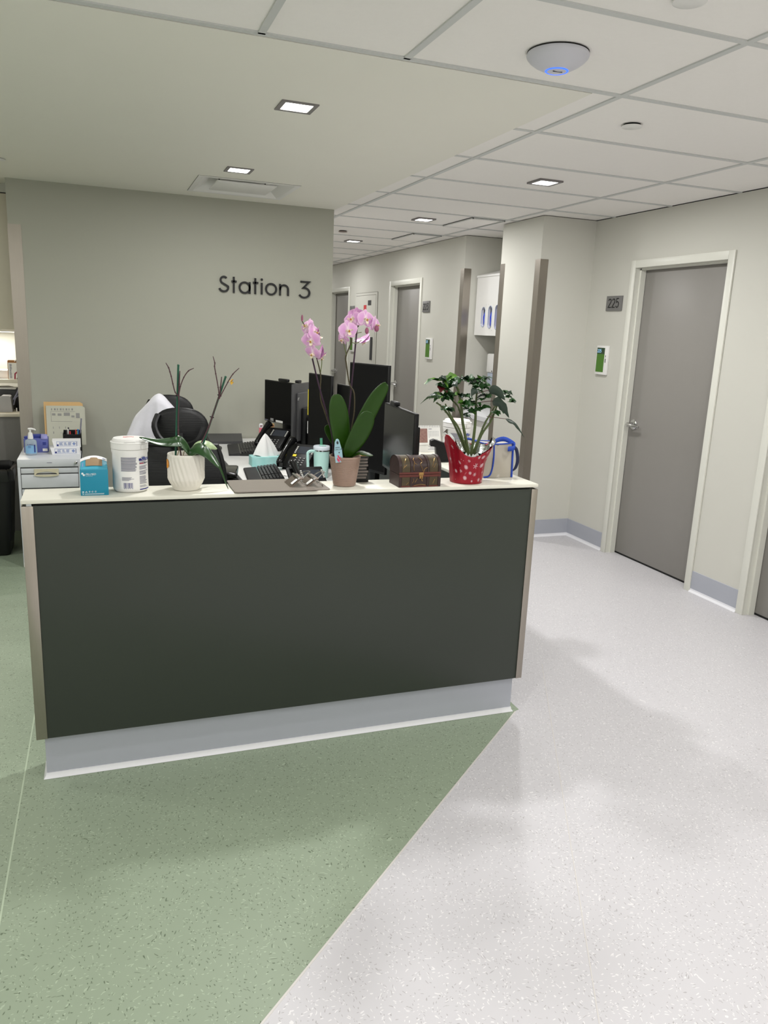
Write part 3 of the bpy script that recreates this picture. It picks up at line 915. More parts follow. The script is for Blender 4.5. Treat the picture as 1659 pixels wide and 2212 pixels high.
# white twisted ceramic pot with a spent orchid
px, py = .287, 2.765
t = thing('potted_orchid', 'spent bare orchid with two green stakes in a white twisted ceramic pot', 'potted plant', (px, py, DZ))
b = B()
prof = [(.040, 0), (.0455, .002), (.047, .006)]+[(.047+.0155*k/8, .006+.034*k/8) for k in range(1, 9)]+[(.0625+.0005*k/12, .04+.08*k/12) for k in range(1, 13)]+[(.0635, .126), (.0622, .1285), (.0595, .1285), (.058, .124), (.057, .112)]
b.lathe(prof, n=144, rf=twist_pot); b.build('pot', ceram_m, t)
b = B(); b.lathe([(.057, .108), (.03, .116), (0, .119)], n=24, cap=False); b.build('bark', soil_m, t)
b = B(); b.prism(arc(0, .094, .015, 0, 360, 16, .016), lambda u, v, d: ((.0646+d)*sin(-1.45+u/.064), -(.0646+d)*cos(-1.45+u/.064), v), 0, .001); b.build('sticker', M('sticker_orange', (232, 150, 30), .5), t)
for sp, wd, mat, fold, side in (([(.29, 2.75, 1.13), (.29, 2.75, 1.156), (.266, 2.742, 1.189), (.248, 2.735, 1.190), (.192, 2.722, 1.193), (.130, 2.712, 1.213)], .05, leaf2_m, .25, (.1, .75, .62)),
                                ([(.29, 2.75, 1.13), (.296, 2.738, 1.160), (.322, 2.715, 1.176), (.352, 2.69, 1.158), (.390, 2.668, 1.110)], .064, leaf2_m, .2, (.3, .8, .5)),
                                ([(.301, 2.77, 1.14), (.354, 2.76, 1.169), (.380, 2.745, 1.147), (.404, 2.73, 1.10), (.428, 2.722, 1.024)], .026, leaf2_m, .5, (.35, .8, .25)),
                                ([(.30, 2.78, 1.135), (.340, 2.805, 1.168), (.378, 2.825, 1.170), (.408, 2.85, 1.150)], .050, leafp_m, .25, (.1, .8, .55))):
    b = B(); leaf_strip(b, sp, wd, fold=fold, side=side, n=22); thick(b.build('leaf', mat, t, world=True, sharp=180))
for a, c in (((.252, 2.765, 1.135), (.267, 2.765, 1.452)), ((.332, 2.765, 1.135), (.427, 2.765, 1.416))):
    b = B(); b.tube([a, c], .0036, 10); b.sphere(c, .0042, n=10, m=6); b.build('stake', stake_m, t, world=True)
for pts, r in (([(.271, 2.758, 1.13), (.262, 2.758, 1.23), (.267, 2.757, 1.357)], .0026), ([(.324, 2.758, 1.13), (.339, 2.758, 1.182), (.366, 2.757, 1.242), (.402, 2.757, 1.348)], .0026),
               ([(.267, 2.757, 1.345), (.254, 2.757, 1.362), (.247, 2.757, 1.39), (.242, 2.757, 1.415), (.238, 2.757, 1.43), (.234, 2.757, 1.444), (.225, 2.757, 1.460)], .0019), ([(.265, 2.757, 1.337), (.268, 2.757, 1.39), (.271, 2.757, 1.434)], .0024),
               ([(.266, 2.756, 1.352), (.272, 2.756, 1.382), (.284, 2.756, 1.413), (.300, 2.756, 1.435), (.318, 2.756, 1.444)], .0018), ([(.403, 2.757, 1.348), (.400, 2.757, 1.38), (.392, 2.757, 1.427), (.388, 2.757, 1.452), (.389, 2.757, 1.464), (.383, 2.757, 1.486)], .0019),
               ([(.403, 2.756, 1.340), (.408, 2.756, 1.38), (.412, 2.756, 1.417)], .0024), ([(.404, 2.756, 1.343), (.433, 2.756, 1.398), (.451, 2.756, 1.427), (.473, 2.756, 1.448)], .0018)):
    b = B(); b.tube(pts, [r]*(len(pts)-1)+[r*.6], 7, sub=4)
    for q in pts[1:-1]: b.sphere(q, r*1.5, n=7, m=5)
    b.build('dry_stem', twig_m, t, world=True)
for q, a in (((.262, 2.762, 1.350), 0), ((.405, 2.762, 1.352), .3), ((.378, 2.762, 1.276), .3)):
    b = B(); b.box(-.007, .007, -.005, .005, -.002, .002, .001, mat=Matrix.Translation(q) @ Matrix.Rotation(a, 4, 'Y')); b.build('clip', black_m, t, world=True)
b = B(); rr = random.Random(8)
for k in range(9):
    a = rr.random()*6.28; c_ = rr.random()*PI; d = Vector((cos(a)*sin(c_), sin(a)*sin(c_), cos(c_)))
    leaf_strip(b, [Vector((.445, 2.75, 1.401)), Vector((.445, 2.75, 1.401))+d*.006+Vector((0, 0, .002)), Vector((.445, 2.75, 1.401))+d*.011], .009, n=4, m=3)
b.build('withered_bloom', M('withered_yellow', (226, 178, 70), .7, var=.2), t, world=True)
for pts in ([(.255, 2.75, 1.14), (.262, 2.745, 1.165), (.258, 2.742, 1.178)], [(.275, 2.745, 1.14), (.281, 2.742, 1.160), (.290, 2.735, 1.150)]):
    b = B(); b.tube(pts, .0014, 6, sub=3); b.build('root', M('root_tan', (150, 132, 96), .7) if 'root_tan' not in MATS else MATS['root_tan'], t, world=True)

# clipboards
def clipboard(label, x0, x1, y0, y1, z, a, cx):
    t = thing('clipboard', label, 'clipboard', ((x0+x1)/2, (y0+y1)/2, z), a, 'clipboards on the counter')
    hx, hy = (x1-x0)/2, (y1-y0)/2
    b = B(); b.prism(arc(hx-.012, hy-.012, .012, 0, 90, 4)+arc(-hx+.012, hy-.012, .012, 90, 180, 4)+arc(-hx+.012, -hy+.012, .012, 180, 270, 4)+arc(hx-.012, -hy+.012, .012, 270, 360, 4), lambda u, v, d: (u, v, d), 0, .003)
    b.build('board', M('smoked_board', (126, 118, 110), .22, var=.03) if 'smoked_board' not in MATS else MATS['smoked_board'], t)
    b = B(); f = lambda u, v, d: (cx+u, d, v+.0032)
    b.prism([(-.038, 0), (.0, .030), (.012, .032), (.012, .028), (.002, .026), (-.03, 0)], f, -.05, .05)
    b.build('clip_plate', M('clip_bronze', (120, 108, 98), .35, metal=.7) if 'clip_bronze' not in MATS else MATS['clip_bronze'], t)
    b = B(); b.tube([(cx-.004, -.048, .034), (cx-.004, .048, .034)], .0045, 10)
    for s in (-1, 1):
        b.tube([(cx+.012, s*.03, .030), (cx+.032, s*.022, .046), (cx+.046, s*.010, .050), (cx+.048, 0, .050)], .0018, 7, sub=3)
        b.tube([(cx-.002, s*.045, .032), (cx+.012, s*.046, .016), (cx+.030, s*.040, .008), (cx+.034, s*.02, .004)], .002, 7, sub=3)
    b.build('clip_spring', chrome_m, t)
    b = B(); f = lambda u, v, d: (cx-.030+u*.80, -.048+v*.5+0, .0125+u*.64+d)
    b.prism([(0, 0), (.026, 0), (.026, .046), (0, .046)], f, 0, .001); b.build('label', paper_m, t)
    return t
clipboard('smoky brown clipboard lying lowest, its clip reaching nearest the pink orchid', .478, .792, 2.668, 2.862, DZ+.0005, .004, .112)
clipboard('smoky brown clipboard lying on top of the other, clip second from the orchid', .443, .742, 2.650, 2.868, DZ+.0040, -.012, .095)

# pink orchid ------------------------------------------------------
ox, oy = .870, 2.752
t = orchid = thing('potted_orchid', 'pink flowering moth orchid in a ribbed taupe pot', 'potted plant', (ox, oy, DZ))
prof = [(.036, 0), (.041, .002)]
for k in range(30):
    z = .004+.106*k/30; r = .0415+.0165*k/30
    prof += [(r, z), (r+.0016, z+.0010), (r+.0016, z+.0022)]
prof += [(.059, .1115), (.059, .114), (.0570, .114), (.055, .10)]
b = B(); b.lathe(prof, n=56); b.build('pot', taupe_m, t)
b = B(); b.lathe([(.055, .102), (.02, .108), (0, .11)], n=24, cap=False); b.build('bark', soil_m, t)
wprof = lambda s: max(.05, sin(PI*(s*.95+.03)**1.3))**.55
for sp, wd, side, fold in (([(.866, 2.745, 1.13), (.857, 2.742, 1.16), (.842, 2.738, 1.245), (.829, 2.735, 1.315), (.822, 2.735, 1.363)], .078, (1, .15, .08), .12),
                           ([(.874, 2.735, 1.13), (.88, 2.725, 1.160), (.905, 2.712, 1.216), (.929, 2.705, 1.272), (.941, 2.70, 1.304)], .082, (.9, .25, -.45), .12),
                           ([(.880, 2.755, 1.13), (.892, 2.755, 1.165), (.936, 2.76, 1.253), (.987, 2.765, 1.345), (1.032, 2.77, 1.403)], .070, (.82, .2, -.5), .15),
                           ([(.862, 2.775, 1.13), (.840, 2.785, 1.175), (.815, 2.79, 1.22), (.803, 2.79, 1.242)], .036, (.8, .3, .5), .15),
                           ([(.885, 2.745, 1.125), (.915, 2.73, 1.148), (.938, 2.71, 1.147), (.955, 2.69, 1.141)], .05, (.3, .9, .12), .1)):
    b = B(); leaf_strip(b, sp, wd, fold=fold, side=side, n=22, prof=wprof); thick(b.build('leaf', leaf_m, t, world=True, sharp=180), .0022)
for a, c in (((.870, 2.76, 1.125), (.900, 2.753, 1.583)), ((.824, 2.755, 1.13), (.729, 2.757, 1.517))):
    b = B()
    b.tube([a, c] if a[0] > .85 else [a, (.819, 2.755, 1.20), (.796, 2.755, 1.288), (.765, 2.755, 1.383), c], .0030, 8, sub=3); b.build('stake', stakep_m, t, world=True)
O1 = [(.884, 2.745, 1.13), (.889, 2.745, 1.231), (.898, 2.745, 1.30), (.895, 2.745, 1.368), (.876, 2.745, 1.401), (.862, 2.745, 1.471), (.859, 2.745, 1.501), (.878, 2.745, 1.551), (.876, 2.745, 1.573), (.898, 2.748, 1.584), (.904, 2.75, 1.610), (.932, 2.75, 1.618), (.961, 2.748, 1.612)]
O2 = [(.833, 2.755, 1.13), (.821, 2.755, 1.203), (.79, 2.76, 1.292), (.773, 2.76, 1.339), (.769, 2.76, 1.382), (.769, 2.76, 1.435), (.743, 2.76, 1.52), (.726, 2.76, 1.552), (.708, 2.76, 1.599), (.697, 2.76, 1.618)]
for pts in (O1, O2):
    b = B(); b.tube(pts, [.0026]*(len(pts)-4)+[.0019]*4, 8, sub=4)
    for q in pts[2:-1:2]: b.sphere(q, .0034, n=8, m=5)
    b.build('flower_stem', stemd_m, t, world=True)
for pts in ([(.876, 2.745, 1.573), (.866, 2.74, 1.585), (.862, 2.738, 1.592)], [(.878, 2.745, 1.551), (.895, 2.738, 1.548), (.914, 2.735, 1.560)], [(.862, 2.745, 1.501), (.852, 2.74, 1.53), (.846, 2.738, 1.552)], [(.898, 2.748, 1.584), (.915, 2.74, 1.588)], [(.932, 2.75, 1.618), (.952, 2.735, 1.612), (.960, 2.73, 1.607)], [(.769, 2.76, 1.435), (.770, 2.75, 1.47), (.768, 2.745, 1.49)]):
    b = B(); b.tube(pts, .0014, 6, sub=3); b.build('pedicel', stem_m, t, world=True)
def mixc(a, c, k): return tuple(a[i]+(c[i]-a[i])*k for i in range(3))
PK, PP, PW = [tuple(lin(v) for v in q) for q in ((220, 162, 214), (236, 202, 226), (248, 234, 240))]
def petal_mesh(L, W, cup, ptip):
    b = B()
    def f(u, v):
        w_ = W/2*max(.10, sin(PI*min(.985, (v*.93+.05))**ptip))**.7
        s = 2*u-1
        return (s*w_, L*v, cup*L*(v*v*.5)-(s*s)*w_*.22+.0)
    def col(u, v):
        s = abs(2*u-1); e_ = max(s**3, max(0, (v-.55)/.45)**2)
        c = mixc(PK, PP, min(1, e_*.95))
        return mixc(PW, c, min(1, v*3.2))
    b.grid(f, 8, 9, col=col)
    return b
PM = {}
def petal(kind, par, ang, tilt=0, sc=1):
    if kind not in PM:
        L, W, cup, pt = {'wide': (.029, .039, -.2, .72), 'sepal': (.029, .022, -.15, .85)}[kind]
        o = petal_mesh(L, W, cup, pt).build('petal', petal_m, par, sharp=180)
        PM[kind] = o
    else:
        o = PM[kind].copy(); COL.objects.link(o); o.parent = par
    o.rotation_euler = Matrix.Rotation(ang, 3, 'Z').to_4x4().to_3x3().to_euler() if not tilt else (Matrix.Rotation(ang, 3, 'Z') @ Matrix.Rotation(tilt, 3, 'X')).to_euler()
    o.scale = (sc, sc, sc)
    return o
LIPM = []
def flower(x, y, z, az, el, roll=0, sc=1, back=0):
    """flower facing azimuth az (0 = towards -Y, + = towards +X), elevation el"""
    n = Vector((sin(az)*cos(el), -cos(az)*cos(el), sin(el)))
    xx = Vector((0, 0, 1)).cross(n).normalized(); yy = n.cross(xx)
    m = Matrix((xx, yy, n)).transposed() @ Matrix.Rotation(roll, 3, 'Z')
    if not LIPM:
        b = B()
        b.sphere((0, -.002, .004), .0045, .005, .004, 10, 7)
        for s in (-1, 1): leaf_strip(b, [(0, -.002, .003), (s*.007, 0, .009), (s*.006, .004, .013)], .010, n=6, m=4, up=(0, 1, 0))
        leaf_strip(b, [(0, -.003, .004), (0, -.010, .010), (0, -.013, .010)], .010, n=6, m=4, up=(0, 0, 1))
        o = b.build('flower', lip_m, orchid)
        LIPM.append(o)
        b = B(); b.sphere((0, -.002, .0095), .0028, .0034, .0024, 8, 6); LIPM.append(b.build('throat', lipd_m, o))
    else:
        o = LIPM[0].copy(); COL.objects.link(o); o.parent = orchid
        q = LIPM[1].copy(); COL.objects.link(q); q.parent = o
    o.location = (x-ox, y-oy, z-DZ); o.rotation_euler = m.to_euler(); o.scale = (sc, sc, sc)
    petal('sepal', o, 0, -.1); petal('sepal', o, 2.25, -.2); petal('sepal', o, -2.25, -.2)
    petal('wide', o, 1.35, .12, 1); petal('wide', o, -1.35, .12, 1)
    return o
for q in ((.855, 2.715, 1.592, .05, .05, .12, 1.30), (.918, 2.710, 1.634, .25, .05, -.1, 1.25), (.878, 2.738, 1.632, -.9, .2, .3, 1.25), (.962, 2.722, 1.616, .8, 0, -.2, 1.15),
          (.925, 2.748, 1.560, 1.9, -.9, .2, 1.15), (.842, 2.735, 1.562, -1.3, -.5, .4, 1.05), (.895, 2.745, 1.648, 2.8, .4, 0, 1.1),
          (.712, 2.745, 1.600, -1.2, .35, .2, 1.15), (.733, 2.725, 1.580, .75, .15, -.3, 1.25), (.721, 2.72, 1.553, -.55, -.25, .2, 1.25), (.752, 2.745, 1.566, 1.5, -.2, .2, 1.2),
          (.731, 2.73, 1.508, -.9, -.5, -.2, 1.15), (.764, 2.74, 1.508, 1.6, -.3, .3, 1.15), (.767, 2.745, 1.496, 1.2, -1.0, 0, 1.0)):
    flower(*q)
for q, r in (((.960, 2.705, 1.603), (.0085, .0085, .0115)), ((.926, 2.715, 1.594), (.007, .007, .012)), ((.697, 2.76, 1.628), (.004, .004, .012))):
    b = B(); b.sphere(q, *r, n=14, m=10); b.build('bud', bud_m, t, world=True)
b = B()
tg = [(-.013, 0), (.016, 0), (.0155, .045), (.008, .083), (.003, .088), (-.003, .087), (-.009, .076), (-.015, .04)]
mt = Matrix.Translation((.832, 2.704, 1.116)) @ Matrix.Rotation(-.10, 4, 'Y') @ Matrix.Rotation(-.1, 4, 'X')
f = lambda u, v, d: mt @ Vector((u, -d, v))
b.prism(tg, f, 0, .001); tag_o = b.build('plant_tag', tagb_m, t, world=True)
b = B(); b.text('ORCHID', .0088, lambda u, v, d: f(u-.0125, v+.045, .0014)); b.poly([f(-.009, .0545, .0014), f(.008, .0545, .0014), f(.008, .0565, .0014), f(-.009, .0565, .0014)]); b.prism(arc(.001, .073, .004, 0, 345, 10, .006), f, .0011, .0016); b.poly([f(.001, .036, .0014), f(.0035, .033, .0014), f(.006, .036, .0014), f(.0035, .0395, .0014)]); b.build('tag_lettering', ink_dark, tag_o, world=True)
b = B()
for x, z, a in ((-.004, .012, .3), (.004, .016, -.2), (-.001, .022, 0), (.008, .010, -.8), (.0, .006, .9)):
    b.prism([(x+.004*cos(q*.785+a)*(1.3 if q % 2 else .5), z+.007*sin(q*.785+a)*(1.2 if q % 2 else .5)) for q in range(8)], f, .0011, .0015)
b.build('tag_picture', M('tag_pink', (206, 46, 88), .5), tag_o, world=True)

# slim black box behind the orchid pot
t = thing('carton', 'slim black carton with rows of grey lettering behind the orchid pot', 'box', (.958, 2.815, DZ))
b = B(); b.box(.932, .982, 2.797, 2.832, DZ, DZ+.102, .001); b.build('carton', gloss_black, t, world=True)
b = B(); f = facexz(.934, 2.7968, DZ+.012)
lines(b, f, .046, .084, 7, .62, ragged=.2, seed=9); b.build('print', M('print_warm_grey', (112, 104, 98), .6), t, world=True)
b = B(); b.box(.932, .982, 2.797, 2.832, DZ+.1024, DZ+.104); b.tube([(.955, 2.80, DZ+.105), (.967, 2.805, DZ+.111), (.975, 2.812, DZ+.108)], .003, 8, sub=3); b.build('top_flap', brass_m, t, world=True)

# treasure chest
t = thing('treasure_chest', 'small dark leather treasure chest with olive panels and brass clasp', 'chest', (1.148, 2.725, DZ))
cx0, cx1, cy0, cy1 = 1.062, 1.233, 2.676, 2.778
cyl_ = []
def dome(off=0):
    pts = [(cy0-off, .050), (cy0-off, .074)]
    pts += [( (cy0+cy1)/2-(.051+off)*cos(math.radians(a)), .074+(.041+off)*sin(math.radians(a))) for a in range(8, 173, 8)]
    pts += [(cy1+off, .074), (cy1+off, .050)]
    return pts
fx = lambda u, v, d: (d, u, DZ+v)
b = B(); b.prism([(cy0, .0), (cy1, 0), (cy1, .0485), (cy0, .0485)], fx, cx0, cx1); b.build('body', chest_m, t, world=True)
b = B(); b.prism(dome(), fx, cx0, cx1); b.build('lid', chest_m, t, world=True)
def dome_strip(b, x0, x1, off, z0=.052):
    pts = [(cy0-off, z0)]+dome(off)[1:-1]
    inner = [(cy0-off+.0012, z0)]+dome(off-.0012)[1:-1]
    b.prism(pts+inner[::-1], fx, x0, x1)
for x0, x1 in ((cx0+.012, cx0+.044), (cx1-.046, cx1-.012)):
    b = B(); dome_strip(b, x0, x1, .0012); b.box(x0, x1, cy0-.0012, cy0, DZ+.006, DZ+.040); b.build('olive_panel', chest2_m, t, world=True)
for x0, x1 in ((cx0-.001, cx0+.010), (cx1-.010, cx1+.001), (cx0+.046, cx0+.054), (cx1-.056, cx1-.048)):
    b = B(); dome_strip(b, x0, x1, .0026); b.box(x0, x1, cy0-.0026, cy0-.0001, DZ+.001, DZ+.047); b.build('strap', chest_m, t, world=True)
b = B(); b.box(cx0, cx1, cy0-.0034, cy0-.0001, DZ+.0395, DZ+.0482, .0006); b.box(cx0, cx1, cy0-.0034, cy0-.0001, DZ+.050, DZ+.058, .0006); b.box(cx0, cx1, cy0-.002, cy0-.0001, DZ+.0005, DZ+.006); b.build('band', chestr_m, t, world=True)
b = B(); b.box(1.141, 1.161, cy0-.0055, cy0-.0036, DZ+.046, DZ+.057, .0006); b.box(1.144, 1.158, cy0-.0055, cy0-.0036, DZ+.033, DZ+.045, .0006); b.tube([(1.151, cy0-.006, DZ+.046), (1.154, cy0-.009, DZ+.038), (1.152, cy0-.008, DZ+.030), (1.156, cy0-.008, DZ+.024)], .0016, 7, sub=3); b.build('clasp', brass_m, t, world=True)
b = B(); cyv = lambda u, a, d: (cx0+u, (cy0+cy1)/2-(.0515+d)*cos(a), DZ+.074+(.0415+d)*sin(a))
for pts in ([(.06, -.2), (.058, .15), (.063, .5), (.060, .75), (.066, 1.0)], [(.098, -.3), (.092, .0), (.086, .35), (.094, .55), (.092, .8), (.084, 1.05)], [(.060, .5), (.072, .3)], [(.10, -.3), (.106, -.05), (.118, .05)], [(.020, .1), (.024, .6), (.032, .9)], [(.016, .0), (.03, .3)], [(.135, .1), (.142, .5), (.150, .9)], [(.14, .0), (.152, .4)]):
    P = [cyv(u, a, .0012) if a >= 0 else (cx0+u, cy0-.001, DZ+.074+a*.05) for u, a in pts]
    b.tube(P, .00085, 5, sub=3)
for pts in ([(.052, .012), (.060, .024), (.058, .034)], [(.066, .018), (.075, .033)], [(.030, .010), (.040, .020)], [(.062, .006), (.09, .010), (.11, .007)], [(.140, .012), (.148, .03)]):
    b.tube([(cx0+u, cy0-.001, DZ+v) for u, v in pts], .00085, 5, sub=3)
b.build('gold_veins', brass_m, t, world=True)

# poinsettia -------------------------------------------------------
qx, qy = 1.381, 2.752
t = poin = thing('potted_poinsettia', 'leggy green poinsettia in red snowflake foil wrap', 'potted plant', (qx, qy, DZ))
b = B(); b.lathe([(.05, .001), (.058, .08), (.060, .112), (.0565, .112), (.055, .10)], n=32); b.build('inner_pot', black_m, t)
b = B(); b.lathe([(.055, .101), (0, .106)], n=20, cap=False); b.build('soil', soil_m, t)
def lipz(a):      # a: 0 = front, +90 right
    d = math.degrees(a)
    g = lambda c, s: math.exp(-((((d-c+180) % 360)-180)/s)**2)
    return .112+.080*g(-82, 34)+.052*g(72, 44)+.035*g(170, 50)-.004*g(-15, 25)
def lipr(a):
    d = math.degrees(a)
    g = lambda c, s: math.exp(-((((d-c+180) % 360)-180)/s)**2)
    return .074+.026*g(-85, 40)+.034*g(75, 50)+.02*g(180, 50)
def wrap(a, s, off=0):
    zl = lipz(a); z = zl*s
    base = .064+.010*min(1, z/.1)
    fl = max(0, (z-.075))/max(.01, zl-.075)
    r = base+(lipr(a)-.074)*fl**1.3 if z > .075 else base
    r += (.0014*sin(9*a+2)+.0010*sin(23*a+z*20))*min(1, s*1.5)+off
    return (r*sin(a), -r*cos(a), z+.0005)
b = B(); b.grid(lambda u, v: wrap(2*PI*u, v), 96, 24, cu=True); thick(b.build('foil_wrap', foil_r, t, sharp=180), .0006)
b = B(); rr = random.Random(2)
jit = [rr.uniform(-.006, .014) for _ in range(73)]
def inner(u, v):
    a = 2*PI*u; p = Vector(wrap(a, .62+.38*v, -.0025)); k = jit[int(u*72)]
    p.z += max(0, v-.6)*k*2.5
    return p
b.grid(inner, 72, 10, cu=True); b.build('silver_lining', foil_s, t, sharp=25)
for a0, a1, hh in ((-95, -45, .03), (48, 98, .022)):
    b = B(); b.grid(lambda u, v: Vector(wrap(math.radians(a0+(a1-a0)*u), 1, .001-.012*v*(1 if a0 > 0 else -1)))*1+Vector((0, 0, hh*v*(1-abs(2*u-1))+.004*sin(20*u)*v)), 14, 4); b.build('foil_point', foil_s, t, sharp=25)
b = B(); rr = random.Random(5)
def mark(a, s, pts):
    vs = []
    for u, v in pts:
        z0 = lipz(a)
        vs.append(wrap(a+u/.078, s+v/z0, .0011))
    b.poly(vs)
flk = [(-62, .30, .007), (-48, .62, .006), (-30, .22, .009), (-28, .60, .009), (-14, .42, .007), (2, .66, .0115), (2, .36, .008), (-6, .12, .005), (22, .14, .008), (27, .58, .009), (24, .86, .007), (36, .34, .006), (44, .74, .008), (52, .50, .008), (58, .90, .009), (62, .22, .007), (70, .66, .008), (-20, .85, .006), (-70, .8, .006), (10, .93, .006), (-44, .40, .006), (40, .08, .006), (34, .95, .006), (80, .4, .007), (-84, .5, .008)]
for a, s, r in flk:
    n = rr.choice((6, 8, 10)); ph = rr.random()
    for k in range(n):
        q = ph+2*PI*k/n; w_ = r*.095
        c_, s_ = cos(q), sin(q)
        mark(math.radians(a), s, [(c_*r*.15-s_*w_, s_*r*.15+c_*w_), (c_*r*.15+s_*w_, s_*r*.15-c_*w_), (c_*r+s_*w_, s_*r-c_*w_), (c_*r-s_*w_, s_*r+c_*w_)])
for k in range(46):
    a = math.radians(rr.uniform(-95, 95)); s = rr.uniform(.05, .95); r = rr.choice((.0005, .0006, .0011))
    mark(a, s, [(r*cos(q*PI/3), r*sin(q*PI/3)) for q in range(6)])
tag(b.build('snowflake_print', M('flake_print', (226, 196, 202), .5), t), kind='stuff')
PST = [[(1.384, 2.75, 1.12), (1.316, 2.76, 1.253), (1.267, 2.77, 1.315), (1.244, 2.78, 1.332)], [(1.386, 2.75, 1.12), (1.336, 2.743, 1.227), (1.293, 2.737, 1.282), (1.261, 2.73, 1.332)], [(1.386, 2.75, 1.12), (1.364, 2.767, 1.242), (1.343, 2.783, 1.314), (1.323, 2.8, 1.338)], [(1.39, 2.75, 1.12), (1.35, 2.748, 1.254), (1.338, 2.745, 1.318), (1.319, 2.742, 1.381), (1.307, 2.74, 1.400)], [(1.397, 2.75, 1.12), (1.405, 2.75, 1.245), (1.403, 2.75, 1.318), (1.403, 2.75, 1.380)], [(1.401, 2.75, 1.12), (1.449, 2.76, 1.243), (1.491, 2.77, 1.307), (1.509, 2.78, 1.328)], [(1.405, 2.75, 1.12), (1.431, 2.74, 1.209), (1.463, 2.73, 1.265), (1.478, 2.72, 1.321), (1.482, 2.71, 1.355)]]
for pts in PST:
    big = .0066 if pts[0][0] in (1.39, 1.397) else .0050
    b = B(); b.tube(pts, [big*(1-.45*k/(len(pts)-1)) for k in range(len(pts))], 8, sub=4)
    rr = random.Random(int(pts[1][0]*1e4))
    for q in range(len(pts)-1):
        for k in range(3):
            p = Vector(pts[q]).lerp(Vector(pts[q+1]), rr.random()*.8+.15); d = Vector((rr.uniform(-1, 1), rr.uniform(-1, 1), .6)).normalized()
            b.tube([p, p+d*.007], [.0016, .0010], 5)
    b.build('stem', pstem_m, t, world=True)
PLV = [(1.219, 2.713, 1.42, 1.158, 2.693, 1.406, .017), (1.259, 2.735, 1.416, 1.234, 2.718, 1.434, .017), (1.242, 2.689, 1.426, 1.282, 2.684, 1.442, .0142), (1.323, 2.809, 1.412, 1.357, 2.824, 1.432, .0199), (1.324, 2.787, 1.411, 1.342, 2.773, 1.412, .017), (1.293, 2.755, 1.403, 1.27, 2.744, 1.384, .0199), (1.232, 2.704, 1.399, 1.217, 2.684, 1.379, .0156), (1.244, 2.71, 1.386, 1.265, 2.731, 1.373, .0085), (1.296, 2.796, 1.357, 1.327, 2.811, 1.374, .017), (1.283, 2.792, 1.355, 1.222, 2.777, 1.348, .0142), (1.225, 2.723, 1.353, 1.155, 2.73, 1.33, .0142), (1.271, 2.782, 1.351, 1.241, 2.8, 1.329, .017), (1.3, 2.803, 1.349, 1.319, 2.783, 1.334, .017), (1.274, 2.765, 1.353, 1.268, 2.773, 1.334, .0142), (1.35, 2.751, 1.422, 1.325, 2.735, 1.437, .0142), (1.359, 2.746, 1.425, 1.373, 2.726, 1.431, .017), (1.386, 2.811, 1.415, 1.433, 2.829, 1.402, .017), (1.384, 2.757, 1.414, 1.401, 2.747, 1.42, .017), (1.419, 2.807, 1.401, 1.392, 2.811, 1.403, .0156), (1.431, 2.804, 1.409, 1.477, 2.821, 1.409, .017), (1.412, 2.751, 1.42, 1.397, 2.747, 1.445, .0099), (1.421, 2.764, 1.419, 1.41, 2.76, 1.434, .0057), (1.392, 2.703, 1.426, 1.4, 2.693, 1.436, .0071), (1.453, 2.794, 1.423, 1.482, 2.771, 1.43, .0114), (1.375, 2.686, 1.405, 1.396, 2.693, 1.392, .0199), (1.403, 2.719, 1.4, 1.441, 2.721, 1.388, .017), (1.367, 2.68, 1.395, 1.341, 2.672, 1.367, .0284), (1.45, 2.82, 1.375, 1.458, 2.804, 1.361, .0142), (1.427, 2.738, 1.399, 1.447, 2.723, 1.403, .0142), (1.409, 2.66, 1.395, 1.475, 2.649, 1.356, .0369), (1.429, 2.66, 1.354, 1.511, 2.672, 1.286, .0369), (1.515, 2.725, 1.376, 1.546, 2.728, 1.371, .017), (1.568, 2.807, 1.354, 1.587, 2.787, 1.346, .017), (1.518, 2.689, 1.347, 1.536, 2.675, 1.341, .0099), (1.556, 2.787, 1.371, 1.549, 2.793, 1.379, .0085), (1.309, 2.713, 1.365, 1.278, 2.705, 1.361, .0099), (1.308, 2.705, 1.366, 1.326, 2.703, 1.361, .0099), (1.32, 2.686, 1.365, 1.347, 2.696, 1.36, .0128), (1.385, 2.805, 1.353, 1.42, 2.828, 1.338, .0114), (1.356, 2.783, 1.329, 1.339, 2.806, 1.324, .0114), (1.318, 2.683, 1.336, 1.346, 2.672, 1.33, .017), (1.417, 2.815, 1.326, 1.396, 2.829, 1.312, .017), (1.384, 2.737, 1.326, 1.43, 2.76, 1.317, .0142), (1.366, 2.767, 1.308, 1.395, 2.783, 1.296, .0142), (1.383, 2.721, 1.308, 1.397, 2.706, 1.315, .0142), (1.422, 2.742, 1.311, 1.46, 2.724, 1.316, .0128), (1.436, 2.733, 1.362, 1.471, 2.757, 1.355, .017), (1.419, 2.726, 1.35, 1.436, 2.702, 1.358, .0142), (1.251, 2.686, 1.313, 1.276, 2.67, 1.308, .0156), (1.288, 2.79, 1.303, 1.265, 2.783, 1.313, .0085), (1.375, 2.721, 1.298, 1.336, 2.701, 1.288, .0099), (1.405, 2.817, 1.272, 1.421, 2.814, 1.262, .0071), (1.465, 2.709, 1.3, 1.474, 2.687, 1.29, .0085), (1.491, 2.66, 1.283, 1.57, 2.643, 1.212, .0213), (1.527, 2.775, 1.318, 1.534, 2.757, 1.292, .0114)]
rr = random.Random(21)
